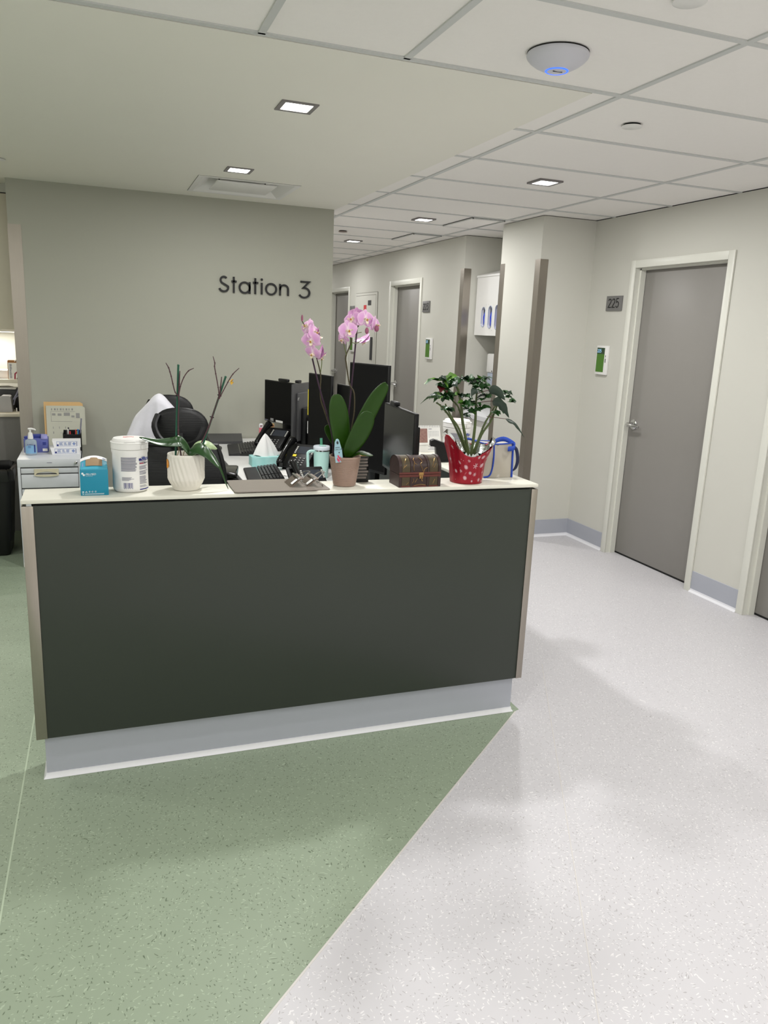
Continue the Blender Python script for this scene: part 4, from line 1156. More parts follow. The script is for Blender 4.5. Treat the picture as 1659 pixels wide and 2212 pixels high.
def pleaf(A, Q, wd, mat, jag=.18, side=None, seed=0):
    r_ = random.Random(seed)
    A, Q = Vector(A), Vector(Q); d = Q-A; L = d.length
    mid = A.lerp(Q, .5)+Vector((0, 0, L*.16))
    ph = r_.random()*6
    pr = lambda s: max(.03, (sin(PI*min(1, s*.95+.05)**.72)))*(1+jag*sin(s*17+ph))
    b = B()
    sd = side or (d.cross(Vector((r_.uniform(-.5, .5), r_.uniform(-.4, .4), 1))).normalized()+Vector((0, 0, r_.uniform(-.6, .6))))
    leaf_strip(b, [A, mid, Q], wd, n=10, m=4, fold=.35, side=tuple(sd), prof=pr)
    return b.build('leaf', mat, poin, world=True, sharp=180)
for i, q in enumerate(PLV):
    mat = pleaf_m
    if i in (6, 7, 21): mat = pleafr_m
    elif i in (20, 22, 1, 2): mat = pleafl_m
    elif i in (26, 29, 30, 53): mat = pleafd_m
    big = i in (26, 29, 30, 53)
    k = 1.0 if big else 2.15
    pleaf(q[:3], q[3:6], q[6]*k, mat, .05 if i in (26, 29) else .2, side=(.35, -.3, .85) if i in (29, 30) else (1, .1, .2) if i == 26 else (.5, .6, .5) if i == 53 else None, seed=i)
    # neighbours that fill each whorl
    if not big:
        A, Q = Vector(q[:3]), Vector(q[3:6]); L = max(.02, (Q-A).length)
        for k in range(4 if i < 36 else 3):
            a = rr.random()*6.28
            L = max(L, .030); Q2 = A+Vector((cos(a)*L*.85, sin(a)*L*.95, rr.uniform(-.5, .25)*L*.6))
            pleaf(A, Q2, max(q[6], .014)*1.7, rr.choice((pleaf_m, pleaf_m, pleafd_m, pleafl_m if i % 5 == 0 else pleaf_m)), .2, seed=100+i*3+k)
b = B(); b.tube([(1.446, 2.735, 1.284), (1.47, 2.70, 1.283), (1.491, 2.66, 1.283)], .0011, 6, sub=3)
b.tube([(1.403, 2.75, 1.335), (1.425, 2.71, 1.345), (1.435, 2.665, 1.352)], .0012, 6, sub=3); b.tube([(1.403, 2.75, 1.37), (1.41, 2.70, 1.385), (1.418, 2.662, 1.393)], .0012, 6, sub=3)
b.build('petiole', M('petiole_red', (92, 44, 44), .5), t, world=True)

# cooler bag -------------------------------------------------------
t = thing('lunch_bag', 'pale cloth lunch bag with blue piping behind the red foil pot', 'bag', (1.56, 2.87, DZ), .0)
gx0, gx1, gy0, gy1, gh = 1.492, 1.622, 2.812, 2.925, .142
def bagf(u, v, side):
    x = gx0+(gx1-gx0)*u
    bul = .010*sin(PI*u)*sin(PI*v)+.003*sin(9*u+4*v)*sin(PI*v)*sin(PI*u)
    y = gy0-bul if side == 0 else gy1+bul
    sh = (1-v)*0; z = gh*v-.004*sin(PI*u)*v
    lean = .012*v
    return Vector((x+lean*.2-.008*v*(1-u), y+(lean if side == 0 else -lean*.8), DZ+z+.001))
b = B()
b.grid(lambda u, v: bagf(u, v, 0), 14, 10); b.grid(lambda u, v: bagf(u, v, 1), 14, 10)
b.grid(lambda u, v: bagf(0, v, 0).lerp(bagf(0, v, 1), u)+Vector((-.006*sin(PI*u)*sin(PI*v), 0, 0)), 6, 10)
b.grid(lambda u, v: bagf(1, v, 0).lerp(bagf(1, v, 1), u)+Vector((.004*sin(PI*u)*sin(PI*v), 0, 0)), 6, 10)
b.grid(lambda u, v: bagf(u, 1, 0).lerp(bagf(u, 1, 1), v)+Vector((0, 0, -.01*sin(PI*u)*sin(PI*v))), 8, 5)
b.grid(lambda u, v: bagf(u, 0, 0).lerp(bagf(u, 0, 1), v), 4, 3)
bmesh.ops.remove_doubles(b.b, verts=b.b.verts[:], dist=.0005)
b.build('body', bag_m, t, world=True, sharp=60)
b = B(); r_ = .0035
for s in (0, 1):
    P = [bagf(0.36, 1, s), bagf(.33, .6, s), bagf(.28, .25, s), bagf(.20, .06, s), bagf(.05, .02, s), bagf(0, .02, s)]
    if s == 0: b.tube([p+Vector((0, -.001, 0)) for p in P], .0036, 8, sub=5)
    b.tube([bagf(1, v/6, s)+Vector((.001, -.001 if s == 0 else .001, 0)) for v in range(7)], .0045, 8)
    b.tube([bagf(v/6, 1, s) for v in range(7)], .0032, 8)
b.tube([bagf(0, 1, 0), bagf(0, 1, 1)], .0032, 8); b.tube([bagf(1, 1, 0), bagf(1, 1, 1)], .0032, 8)
b.build('piping', bluew_m, t, world=True)
def strap(b, pts, hw, dirv):
    P = [Vector(p) for p in pts]; Q = []
    k = len(P); n = 20
    for i in range(n+1):
        s = i/n*(k-1); j = min(int(s), k-2); tt = s-j
        p0, p1, p2, p3 = P[max(j-1, 0)], P[j], P[j+1], P[min(j+2, k-1)]
        Q.append(.5*((2*p1)+(p2-p0)*tt+(2*p0-5*p1+4*p2-p3)*tt*tt+(3*p1-p0-3*p2+p3)*tt**3))
    dv = Vector(dirv).normalized()*hw
    b.grid(lambda u, v: Q[round(v*n)]+dv*(2*u-1), 2, n)
b = B(); strap(b, [(1.535, 2.835, 1.158), (1.565, 2.85, 1.172), (1.60, 2.845, 1.176), (1.628, 2.815, 1.158), (1.615, 2.798, 1.146), (1.590, 2.801, 1.142)], .010, (.15, .25, .95)); thick(b.build('handle', bluew_m, t, world=True, sharp=180), .002)
b = B(); strap(b, [(1.628, 2.832, 1.152), (1.646, 2.828, 1.135), (1.656, 2.828, 1.09), (1.648, 2.828, 1.055), (1.630, 2.832, 1.040)], .011, (.9, .45, 0)); thick(b.build('handle', M('navy_webbing', (16, 26, 62), .7), t, world=True, sharp=180), .002)
b = B(); b.tube([(1.44, 2.93, 1.165), (1.475, 2.92, 1.167), (1.50, 2.915, 1.152)], .005, 8, sub=4); b.build('handle_end', bluew_m, t, world=True)

# desk calendar ----------------------------------------------------
t = thing('desk_calendar', 'white tent calendar with blossom photo and month grid on the side counter', 'calendar', (1.535, 3.52, DZ), 0)
f0 = lambda u, v, d: Vector((1.455+u, 3.497+v*.22-d, DZ+.002+v))
b = B(); b.prism([(0, .034), (.148, .034), (.148, .122), (0, .122)], f0, 0, .001); b.build('month_page', paper_m, t, world=True)
b = B(); b.prism([(-.004, 0), (.156, 0), (.151, .126), (-.002, .126)], f0, -.0025, -.0012); b.prism([(-.004, 0), (.156, 0), (.156, .0012), (-.004, .0012)], lambda u, v, d: (1.455+u, 3.497+d*.06, DZ+.001+v), 0, 1); b.prism([(-.004, 0), (.156, 0), (.151, .126), (-.002, .126)], lambda u, v, d: (1.455+u, 3.557-v*.22+d, DZ+.002+v), 0, .0015); b.build('stand', paper_m, t, world=True)
b = B(); b.prism([(.004, .044), (.080, .044), (.080, .112), (.004, .112)], f0, .0012, .0016); b.build('photo_print', photo_m, t, world=True)
b = B()
for r_ in range(5):
    for c_ in range(7): 
        if (r_ == 4 and c_ > 0): continue
        x, z = .088+c_*.0082, .097-r_*.0072; b.poly([f0(x, z, .0016), f0(x+.0032, z, .0016), f0(x+.0032, z+.0026, .0016), f0(x, z+.0026, .0016)])
b.poly([f0(.088, .108, .0016), f0(.104, .108, .0016), f0(.104, .111, .0016), f0(.088, .111, .0016)])
for x in (.09, .118): lines(b, lambda u, v, d: f0(x+u, .046+v, .0016), .02, .014, 4, .3)
for z, x in ((.024, .085), (.017, .092), (.010, .082)): b.poly([f0(x, z, 0), f0(.145-(x-.08), z, 0), f0(.145-(x-.08), z+.002, 0), f0(x, z+.002, 0)])
b.build('print', ink_grey, t, world=True)
b = B()
for k in range(17): b.tube([f0(.004+k*.0088, .118, .002), f0(.004+k*.0088, .1265, .003), f0(.004+k*.0088, .125, -.004)], .0007, 5)
b.build('wire_binding', dgrey_m, t, world=True)
# =================================================================== MONITORS
WZ = .735
def monitor(label, p, q, z0, z1, back=False, base_z=WZ, extras=None, thickz=.018, foot=.11, stand=True):
    """p = left end, q = right end of the panel seen from its screen side"""
    p, q = Vector(p), Vector(q)
    c = (p+q)/2; d = q-p; wd = d.length
    t = thing('monitor', label, 'monitor', (c.x, c.y, base_z), math.atan2(d.y, d.x))
    h0, h1 = z0-base_z, z1-base_z
    b = B(); b.box(-wd/2, wd/2, 0, thickz, h0, h1, .002); b.box(-wd/2+.04, wd/2-.04, thickz, thickz+.022, h0+.04, h1-.06, .006); b.build('housing', dgrey_m if back else black_m, t)
    b = B(); b.box(-wd/2+.006, wd/2-.006, -.0012, .0004, h0+.014, h1-.006); b.build('screen', screen_matt if not extras == 'gloss' else screen_m, t)
    if stand:
        y = thickz+.022
        hm = (h0+h1)/2
        b = B(); b.box(-.035, .035, y, y+.035, .012, hm+.06, .004); b.box(-.05, .05, y-.001, y+.012, hm-.05, hm+.05, .002); b.build('stand_column', black_m, t)
        b = B(); b.box(-.09, .09, .0, foot, .0008, .012, .004); b.build('stand_base', black_m, t)
    return t
def webcam(m, x, z, wd=.075):
    b = B(); b.box(x-wd/2, x+wd/2, -.012, .016, z+.001, z+.021, .006, seg=3); b.build('webcam', black_m, m)
    return m
m1 = monitor('black landscape monitor with webcam on top and white sticker, by the back wall', (1.166, 5.70), (1.318, 5.302), .915, 1.215)
webcam(m1, .035, 1.216-WZ, .11)
b = B(); b.box(-.13, -.09, -.0022, -.0013, .187, .207); b.build('asset_sticker', M('sticker_grey', (150, 150, 150), .5), m1)
b = B(); b.box(-.06, .03, -.0022, -.0013, .184, .200); b.build('white_sticker', paper_m, m1)
b = B(); b.box(-.205, -.165, -.0022, -.0013, .186, .192); b.build('maker_mark', ink_grey, m1)
m2 = monitor('grey-backed monitor turned away, next to the back wall monitor', (1.395, 5.345), (1.222, 5.098), .80, 1.226, back=True, stand=False)
b = B(); b.box(-.085, .07, .041, .078, .012, .33, .008); b.build('stand_column', black_m, m2)
b = B(); b.box(-.07, .12, -.02, .075, .0008, .012, .004); b.build('stand_base', black_m, m2)
webcam(m2, .03, 1.227-WZ, .06)
b = B(); f = lambda u, v, d: (.140-u, .0405+d, .385+v)
lines(b, lambda u, v, d: f(u+v*.35, v, .0008), .030, .020, 3, .45, ragged=.3, seed=3); b.build('maker_mark', M('logo_silver', (168, 168, 165), .4), m2)
b = B(); b.tube([(-.05, .079, .30), (-.06, .084, .22), (-.055, .080, .12)], .0035, 7, sub=4); b.tube([(-.03, .08, .25), (-.07, .10, .25), (-.10, .10, .25)], .012, 8, sub=3); b.build('cable', black_m, m2)
m3 = monitor('tall portrait monitor with yellow strip on its left edge', (1.288, 4.90), (1.351, 4.60), .775, 1.316)
b = B(); b.box(-.1555, -.1475, -.0024, -.0013, .31, .475); b.build('yellow_strip', yellow_m, m3)
b = B(); b.box(-.1555, -.149, -.0024, -.0013, .19, .27); b.build('white_sticker', paper_m, m3)
m4 = monitor('largest portrait monitor standing behind the pink orchid', (1.276, 4.00), (1.385, 3.70), .868, 1.428)
m5 = monitor('landscape monitor with dark reflecting screen left of the treasure chest lid', (1.298, 3.50), (1.250, 3.00), .955, 1.263, extras='gloss')
webcam(m5, -.075, 1.264-WZ, .085)
b = B(); b.box(.02, .085, -.0024, -.0013, .224, .232); b.build('white_sticker', paper_m, m5)
m6 = monitor('dark monitor glimpsed between the orchid leaves', (1.395, 4.62), (1.43, 4.30), 1.03, 1.27, base_z=DZ, foot=.09)
# angular black holder beside monitor
t = thing('document_stand', 'angular black plastic stand between the monitor and the calendar', 'stand', (1.47, 3.22, DZ))
b = B(); fy = lambda u, v, d: (1.43+u+d*.25, 3.20+d, DZ+v+.0008)
b.prism([(-.012, .098), (.005, .104), (.086, .078), (.098, 0), (.022, 0), (.014, .070), (-.012, .074)], fy, 0, .04); b.build('stand', black_m, t, world=True)

# phones -----------------------------------------------------------
def phone(label, x, y, rz, z=WZ):
    t = thing('desk_phone', label, 'telephone', (x, y, z), rz, None)
    tl = Matrix.Rotation(math.radians(38), 4, 'X')
    mt = Matrix.Translation((0, -.08, .022)) @ tl
    b = B(); b.box(-.10, .10, 0, .20, -.016, .004, .006, mat=mt); b.build('body', black_m, t)
    b = B(); b.prism([(-.07, .0012), (.10, .0012), (.085, .13), (.05, .12)], lambda u, v, d: (d, u, v), -.075, .075); b.build('stand', black_m, t)
    b = B(); b.box(-.015, .08, .115, .175, .0042, .0056, mat=mt); b.build('screen', M('phone_screen', (48, 52, 60), .2) if 'phone_screen' not in MATS else MATS['phone_screen'], t)
    b = B()
    for r_ in range(4):
        for c_ in range(3): b.box(-.005+c_*.027, .012+c_*.027, .016+r_*.018, .027+r_*.018, .0042, .0075, .001, mat=mt, seg=1)
    b.build('keypad', dgrey_m, t)
    b = B()
    for r_ in range(4):
        for c_ in range(3): b.box(.001+c_*.027, .006+c_*.027, .019+r_*.018, .024+r_*.018, .0076, .0080, mat=mt)
    for k in range(5): b.box(-.032, -.022, .118+k*.012, .125+k*.012, .0042, .0060, mat=mt); b.box(.085, .095, .118+k*.012, .125+k*.012, .0042, .0060, mat=mt)
    b.build('key_legends', M('key_white', (196, 196, 190), .5) if 'key_white' not in MATS else MATS['key_white'], t)
    b = B(); b.tube([mt @ Vector(v) for v in ((-.068, -.012, .012), (-.068, .0, .034), (-.068, .03, .040), (-.068, .10, .046), (-.068, .165, .040), (-.068, .20, .034), (-.068, .212, .012))], [.019, .025, .022, .017, .022, .026, .019], 12, sub=4, flat=.72); b.build('handset', gloss_black, t)
    return t
ph1 = phone('black desk phone furthest back, behind the tissue box', 1.180, 5.46, -.75)
ph2 = phone('black desk phone with yellow sticker right of the tissue box', 1.165, 4.66, -.75)
mt = Matrix.Translation((0, -.08, .022)) @ Matrix.Rotation(math.radians(38), 4, 'X')
b = B(); b.box(-.03, -.006, .085, .103, .0062, .0074, mat=mt); b.build('yellow_sticker', yellow_m, ph2)
ph3 = phone('black desk phone with glossy handset right behind the clipboards', 1.020, 3.84, .10)
# keyboards
def keyboard(label, x, y, rz):
    t = thing('keyboard', label, 'keyboard', (x, y, WZ+.0008), rz, None)
    b = B(); b.prism([(-.030, 0), (.095, 0), (.095, .032), (-.030, .015)], lambda u, v, d: (d, u, v), -.225, .225); b.build('body', gloss_black, t)
    b = B(); b.prism([(-.105, .0), (-.0305, 0), (-.0305, .018), (-.10, .012), (-.105, .007)], lambda u, v, d: (d, u, v), -.225, .225); b.build('wrist_rest', M('wrist_pad', (38, 38, 40), .6) if 'wrist_pad' not in MATS else MATS['wrist_pad'], t)
    b = B()
    for r_ in range(6):
        for c_ in range(20):
            y0_ = -.022+r_*.0188; z0_ = .0150+(y0_+.03)*.136
            if c_ in (14,) : continue
            b.box(-.213+c_*.0214, -.213+c_*.0214+.0160, y0_, y0_+.0140, z0_-.002, z0_+.010, mat=None)
    tag(b.build('keys', M('key_black', (40, 40, 42), .38) if 'key_black' not in MATS else MATS['key_black'], t), kind='stuff')
    return t
keyboard('black keyboard further back, left of the phones', .955, 5.40, -1.70)
keyboard('black keyboard nearer, just behind the clipboards', .905, 4.43, -1.68)
# tissue box
t = thing('tissue_box', 'teal tissue box with a white tissue pulled up', 'tissue box', (.985, 4.81, WZ))
b = B(); b.box(.895, 1.085, 4.75, 4.86, WZ+.0006, WZ+.062, .002); b.build('carton', tbox_m, t, world=True)
b = B()
def tis(u, v):
    a = 2*PI*u; w_ = (1-v)**.8
    k = 1+.18*sin(3*a+1)+.10*sin(7*a)
    return (.985+(.075*w_*k)*cos(a)+.002, 4.805+(.035*w_*k)*sin(a), WZ+.060+.145*v**.95+.012*sin(2*a+.5)*w_)
b.grid(tis, 48, 10, cu=True); b.build('tissue', tissue_m, t, world=True, sharp=30)
# mug
t = thing('tumbler', 'mint green insulated tumbler with handle and straw', 'tumbler', (1.232, 4.36, WZ), .1)
b = B(); b.lathe([(.038, .0008), (.041, .006), (.045, .10), (.0465, .150), (.0465, .160)], n=40); b.build('body', mint_m, t)
b = B(); b.lathe([(.0467, .160), (.0475, .1605), (.0475, .166), (.0465, .1665)], n=40); b.build('rim', chrome_m, t)
b = B(); b.lathe([(.048, .167), (.049, .170), (.049, .186), (.046, .190), (0, .191)], n=40); b.build('lid', M('lid_pale', (206, 214, 222), .3), t)
b = B(); b.tube([(-.045, 0, .158), (-.066, 0, .160), (-.084, 0, .152), (-.086, 0, .13), (-.083, 0, .06), (-.078, 0, .045), (-.042, 0, .040)], .0085, 10, sub=4, flat=1.1); b.build('handle', mint_m, t)
b = B(); b.box(-.02, .016, -.035, -.005, .1912, .197, .002); b.build('lid_slider', mint_m, t)
b = B(); b.tube([(-.004, -.005, .19), (-.006, -.005, .235)], .008, 12); b.build('straw', mintd_m, t)
# small things along the back and right of the worktop
for (x, y, m, lab) in ((1.180, 5.90, pink_m, 'pink printed tube standing by the back wall'), (1.272, 5.915, orange_m, 'amber printed tube standing beside the pink tube')):
    t = thing('lotion_tube', lab, 'tube', (x, y, WZ))
    b = B(); b.lathe([(.013, .0008), (.0145, .004), (.0145, .02), (.0155, .024), (.0155, .100)], n=18, sy=.8); b.build('body', m, t)
    b = B(); b.lathe([(.0156, .1005), (.0156, .122), (.011, .130), (.004, .131)], n=18, sy=.8); b.build('top', cardw_m if m is pink_m else manila_m, t)
    b = B()
    for k in range(4): b.box(-.009+k*.0045, -.006+k*.0045, -.0135, -.0128, .106+.003*(k % 2), .120); 
    b.box(-.004, .0, -.0135, -.0128, .035, .09); b.build('print', M('tube_print', (120, 34, 54), .5) if 'tube_print' not in MATS else MATS['tube_print'], t)
t = thing('organizer', 'low black desk organizer under the sticky notes', 'organizer', (1.37, 5.86, WZ))
b = B()
for q in ((1.31, 1.44, 5.81, 5.815), (1.31, 1.44, 5.915, 5.92), (1.31, 1.315, 5.81, 5.92), (1.435, 1.44, 5.81, 5.92)): b.box(*q, WZ+.001, WZ+.085)
b.box(1.31, 1.44, 5.81, 5.92, WZ+.0008, WZ+.006); b.box(1.37, 1.374, 5.815, 5.915, WZ+.006, WZ+.08); b.build('tray', black_m, t, world=True)
b = B(); b.box(-.04, .04, -.04, .04, 0, .006, mat=Matrix.Translation((1.375, 5.865, WZ+.0858)) @ Matrix.Rotation(.2, 4, 'Z'))
b.box(-.04, .04, -.04, .04, .0063, .0085, mat=Matrix.Translation((1.375, 5.862, WZ+.0858)) @ Matrix.Rotation(.3, 4, 'Z'))
tag(b.build('sticky_notes', yellow_m, at=(1.375, 5.865, WZ+.0858)), 'yellow sticky notes on the black organizer by the back wall', 'sticky notes')
b = B(); f = lambda u, v, d: (.775+u, 5.735+v, WZ+.001+d)
b.prism([(0, 0), (.235, 0), (.27, .25), (.0, .25)], lambda u, v, d: (.775+u, 5.735+v, WZ+.001+d*(.018+v*.10)), 0, 1)
tag(b.build('desk_pad', dgrey_m, at=(.91, 5.86, WZ)), 'flat dark grey board at the back left corner of the worktop', 'desk pad')
t = thing('candy_cup', 'clear cup of wrapped sweets behind the tumbler', 'cup', (1.40, 5.0, WZ))
b = B(); b.lathe([(.034, .001), (.040, .07), (.0385, .07), (.033, .004)], n=24, cap=False); b.build('cup', clear_m, t)
rr = random.Random(4)
for k in range(7):
    b = B(); b.sphere((rr.uniform(-.02, .02), rr.uniform(-.02, .02), .03+.012*k*.9), .014, .011, .010, 10, 6); b.build('sweet', (ink_red, pink_m, paper_m)[k % 3], t)
t = thing('scissors', 'purple handled scissors standing in a pen cup right of tumbler', 'scissors', (1.368, 4.40, WZ+.004))
b = B()
for s in (-1, 1): b.tube([(1.368+s*.014+.014*cos(q*PI/5), 4.40, WZ+.185+.019*sin(q*PI/5)) for q in range(11)], .0038, 7)
b.build('handles', lilac_m, t, world=True)
b = B(); b.box(1.362, 1.374, 4.398, 4.402, WZ+.02, WZ+.168); b.build('blades', chrome_m, t, world=True)
t = thing('pen_cup', 'black pen cup behind the tumbler', 'pen holder', (1.366, 4.40, WZ))
b = B(); b.lathe([(.036, .001), (.038, .10), (.036, .10), (.034, .0035), (0, .003)], n=24, cap=False); b.build('cup', black_m, t)
for k, (m, x, y, hh) in enumerate(((yellow_m, .015, -.01, .15), (ink_dark, -.016, .006, .155), (twig_m, -.02, -.008, .205), (lilac_m, .018, .012, .14))):
    b = B(); b.tube([(1.366+x*.5, 4.40+y*.5, WZ+.006), (1.366+x*1.6, 4.40+y*1.5, WZ+hh)], .004, 7)
    tag(b.build('pen', m, at=(1.366+x, 4.40+y, WZ+.004)), ('yellow', 'dark', 'brown', 'lilac')[k]+' pen standing in the black pen cup', 'pen', 'pens in the black pen cup')
t = thing('tape_roll', 'white paper roll lying beside the orchid pot on the worktop', 'roll', (1.315, 4.16, WZ))
b = B(); mt = Matrix.Translation((1.315, 4.16, WZ+.028)) @ Matrix.Rotation(PI/2, 4, 'Y')
b.lathe([(.010, -.03), (.027, -.03), (.027, .03), (.010, .03), (.010, -.03)], n=28, cap=False)
for v in b.b.verts: v.co = mt @ v.co
b.build('roll', paper_m, t, world=True)
b = B(); b.box(1.275, 1.365, 4.20, 4.26, WZ+.001, WZ+.09, .002); tag(b.build('paper_stack', paper_m, at=(1.32, 4.23, WZ)), 'upright white paper packet behind the tape roll', 'paper') if False else b.b.free()
b = B(); b.box(1.235, 1.262, 3.905, 3.955, WZ+.0008, WZ+.085, .002); tag(b.build('small_box', teal2_m, at=(1.248, 3.93, WZ)), 'small bright blue box at the left foot of the orchid pot', 'box')
b = B(); b.box(-.08, .08, -.05, .05, 0, .002, mat=Matrix.Translation((1.035, 4.53, WZ+.0008)) @ Matrix.Rotation(.5, 4, 'Z')); b.box(-.07, .07, -.05, .05, .0022, .004, mat=Matrix.Translation((1.05, 4.50, WZ+.0008)) @ Matrix.Rotation(.9, 4, 'Z'))
tag(b.build('note_papers', paper_m, at=(1.035, 4.53, WZ)), 'loose white note papers between keyboard and phone', 'paper')
b = B(); b.tube([(1.02, 4.30, WZ+.004), (1.00, 4.22, WZ+.005), (1.04, 4.17, WZ+.006), (1.09, 4.20, WZ+.005), (1.07, 4.27, WZ+.005), (1.01, 4.26, WZ+.009)], .003, 7, sub=5); tag(b.build('cable', white_m, at=(1.04, 4.23, WZ+.001)), 'coiled white cable in front of the glossy handset', 'cable')
t = thing('cable', 'black cable lying on the worktop right of the black carton', 'cable', (1.30, 3.66, WZ))
b = B(); b.tube([(1.20, 3.9, WZ+.005), (1.27, 3.75, WZ+.005), (1.36, 3.62, WZ+.02), (1.38, 3.5, WZ+.005)], .004, 7, sub=4); b.build('cord', black_m, t, world=True)

# =================================================================== CHAIRS
def chair(label, x, y, rz):
    t = thing('office_chair', label, 'chair', (x, y, 0), rz)
    b = B(); b.box(-.25, .25, -.22, .26, .455, .52, .028, seg=3); b.build('seat', black_m, t)
    def back(u, v):
        a = (u-.5)*1.2; w_ = .23*(1-.18*(2*v-1)**2)
        return (2*(u-.5)*w_, -.26+.05*(1-cos(a))*2-.03*sin(PI*v), .56+.40*v)
    b = B(); b.grid(back, 14, 14); thick(b.build('backrest', mesh_m, t, sharp=180), .012)
    b = B(); b.tube([back(u, v) for u, v in [(0, k/8) for k in range(9)]+[(k/8, 1) for k in range(1, 9)]+[(1, 1-k/8) for k in range(1, 9)]+[(1-k/8, 0) for k in range(1, 9)]], .013, 8); b.build('backrest_frame', black_m, t)
    b = B(); b.tube([(0, -.10, .44), (0, -.29, .50), (0, -.325, .70), (0, -.315, .93), (0, -.30, 1.03)], [.03, .03, .024, .02, .018], 8, sub=4, flat=1.5); b.build('spine', black_m, t)
    def head(u, v):
        a = 2*PI*u
        x_ = .134*v*cos(a)*abs(cos(a))**-.25 if abs(cos(a)) > 1e-3 else 0
        z_ = .095*v*sin(a)
        return (x_, -.255+.9*x_*x_*1.4-.014*(1-v*v), 1.055+z_)
    b = B(); b.grid(head, 40, 6, cu=True); thick(b.build('headrest', mesh_m, t, sharp=180), .02)
    b = B(); b.tube([head(k/32, 1) for k in range(33)], .010, 8); 
    b.tube([(-.115, -.25, 1.12), (-.13, -.285, 1.06), (-.09, -.31, .99), (0, -.31, .965), (.09, -.31, .99), (.125, -.285, 1.06)], .013, 8, sub=4, flat=1.4)
    b.build('headrest_frame', black_m, t)
    for s in (-1, 1):
        b = B(); b.tube([(s*.20, .0, .47), (s*.238, .0, .50), (s*.245, .0, .60), (s*.245, .0, .755)], [.02, .022, .022, .02], 10, sub=3); po = b.build('armrest_post', black_m, t)
        b = B(); b.box(s*.245-.045, s*.245+.045, -.12, .14, .756, .79, .014, seg=3); b.build('armrest', gloss_black, t)
    b = B(); b.lathe([(.028, .12), (.028, .30), (.018, .301), (.018, .44), (.09, .445), (.09, .456)], n=20); b.build('gas_column', chrome_m, t)
    b = B()
    for k in range(5):
        a = k*2*PI/5+.3; b.tube([(0, 0, .125), (cos(a)*.15, sin(a)*.15, .115), (cos(a)*.30, sin(a)*.30, .085)], [.035, .026, .018], 8)
    b.build('base', black_m, t)
    for k in range(5):
        a = k*2*PI/5+.3; b = B(); mt = Matrix.Translation((cos(a)*.30, sin(a)*.30, .030)) @ Matrix.Rotation(a, 4, 'Z') @ Matrix.Rotation(PI/2, 4, 'X')
        b.lathe([(.029, -.024), (.029, -.006), (.012, -.005), (.012, .005), (.029, .006), (.029, .024)], n=16)
        for v in b.b.verts: v.co = mt @ v.co
        b.build('caster', gloss_black, t)
    return t
c1 = chair('black mesh office chair with oval headrest, nearer of the two', .462, 4.45, -.20)
c2 = copy_tree(c1)
c2['label'] = 'black office chair behind, a white fleece jacket hung over it'
c2.location = (.478, 5.22, 0); c2.rotation_euler = (0, 0, -.22); c2.scale = (1.0, 1.0, 1.0)
for c_ in (c1, c2): c_['group'] = 'office chairs inside the station'
# white fleece over the far chair
t = thing('jacket', 'white fleece jacket draped over the further office chair', 'jacket', (.452, 5.21, 0), -.22)
def jk(u, v):
    # u across, v from the front hem over the top to the back hem
    a = 2*u-1
    top = 1.132-.13*abs(a+.0)**1.7
    wv = .010*sin(u*15+v*4)+.006*sin(u*29+2)
    if v < .30:
        k = v/.30; z = .80+(top-.80)*k; y = -.195+wv*(1-k)
    elif v < .50:
        k = (v-.30)/.20; z = top+.030*sin(PI*k); y = -.195-.145*k
    else:
        k = (v-.50)/.50; z = top-(top-.70)*k; y = -.34-.05*sin(PI*k*.7)+wv*k*1.8
    hw = .10+.085*min(1, max(0, (1.12-z)/.22))
    return (-.035+a*hw, y, z)
b = B(); b.grid(jk, 40, 44); thick(b.build('fleece', fleece_m, t, sharp=180), .010)
# =================================================================== FILING CABINET and what stands on it
t = thing('filing_cabinet', 'pale grey steel filing cabinet left of the station wall', 'cabinet', (-.30, 5.65, 0))
fx0, fx1, fy0, fy1, fh = -.488, -.112, 5.32, 5.975, .71
b = B(); b.box(fx0, fx1, fy0+.012, fy1, .004, fh-.002, .001); b.build('case', cab_m, t, world=True)
b = B(); b.box(fx0, fx1, fy0, fy1, fh-.05, fh, .002); b.box(fx0, fx0+.016, fy0, fy0+.012, .004, fh-.05); b.box(fx1-.016, fx1, fy0, fy0+.012, .004, fh-.05); b.build('top_frame', cab_m, t, world=True)
b = B(); b.box(fx0+.016, fx1-.016, fy0+.009, fy0+.0118, .01, fh-.051); b.build('recess', dgrey_m, t, world=True)
b = B()
b.lathe([(.009, 0), (.009, .008), (.006, .010)], n=16)
for v in b.b.verts: v.co = Matrix.Translation((fx1-.03, fy0-.0002, fh-.024)) @ Matrix.Rotation(PI/2, 4, 'X') @ v.co
b.box(fx1-.033, fx1-.027, fy0-.022, fy0-.010, fh-.030, fh-.018, .001); b.build('lock', chrome_m, t, world=True)
b = B(); b.box(-.315, -.285, fy0-.0012, fy0-.0002, fh-.024, fh-.021); b.build('maker_mark', ink_grey, t, world=True)
for z0, z1 in ((.525, .652), (.355, .517), (.03, .347)):
    b = B(); b.box(fx0+.019, fx1-.019, fy0+.003, fy0+.0088, z1-.033, z1, .001); b.box(fx0+.019, fx1-.019, fy0-.001, fy0+.0088, z0, z1-.040, .003); dr = b.build('drawer', cab_m, t, world=True)
    b = B(); xm = -.320; zt = z1-.004
    out = [(-.072, zt-.050), (.072, zt-.050), (.072, zt), (-.072, zt)]
    f = facexz(xm, fy0+.002, 0)
    b.prism([(-.072, zt-.040), (-.066, zt-.040)]+arc(0, zt-.040, .066, 180, 0, 14, .022)[1:-1]+[(.066, zt-.040), (.072, zt-.040), (.072, zt), (-.072, zt)], f, 0, .006)
    b.prism(arc(0, zt-.040, .072, 180, 360, 12, .009)+[(.072, zt-.037), (-.072, zt-.037)], f, 0, .014); b.build('handle', beige_m, dr, world=True)
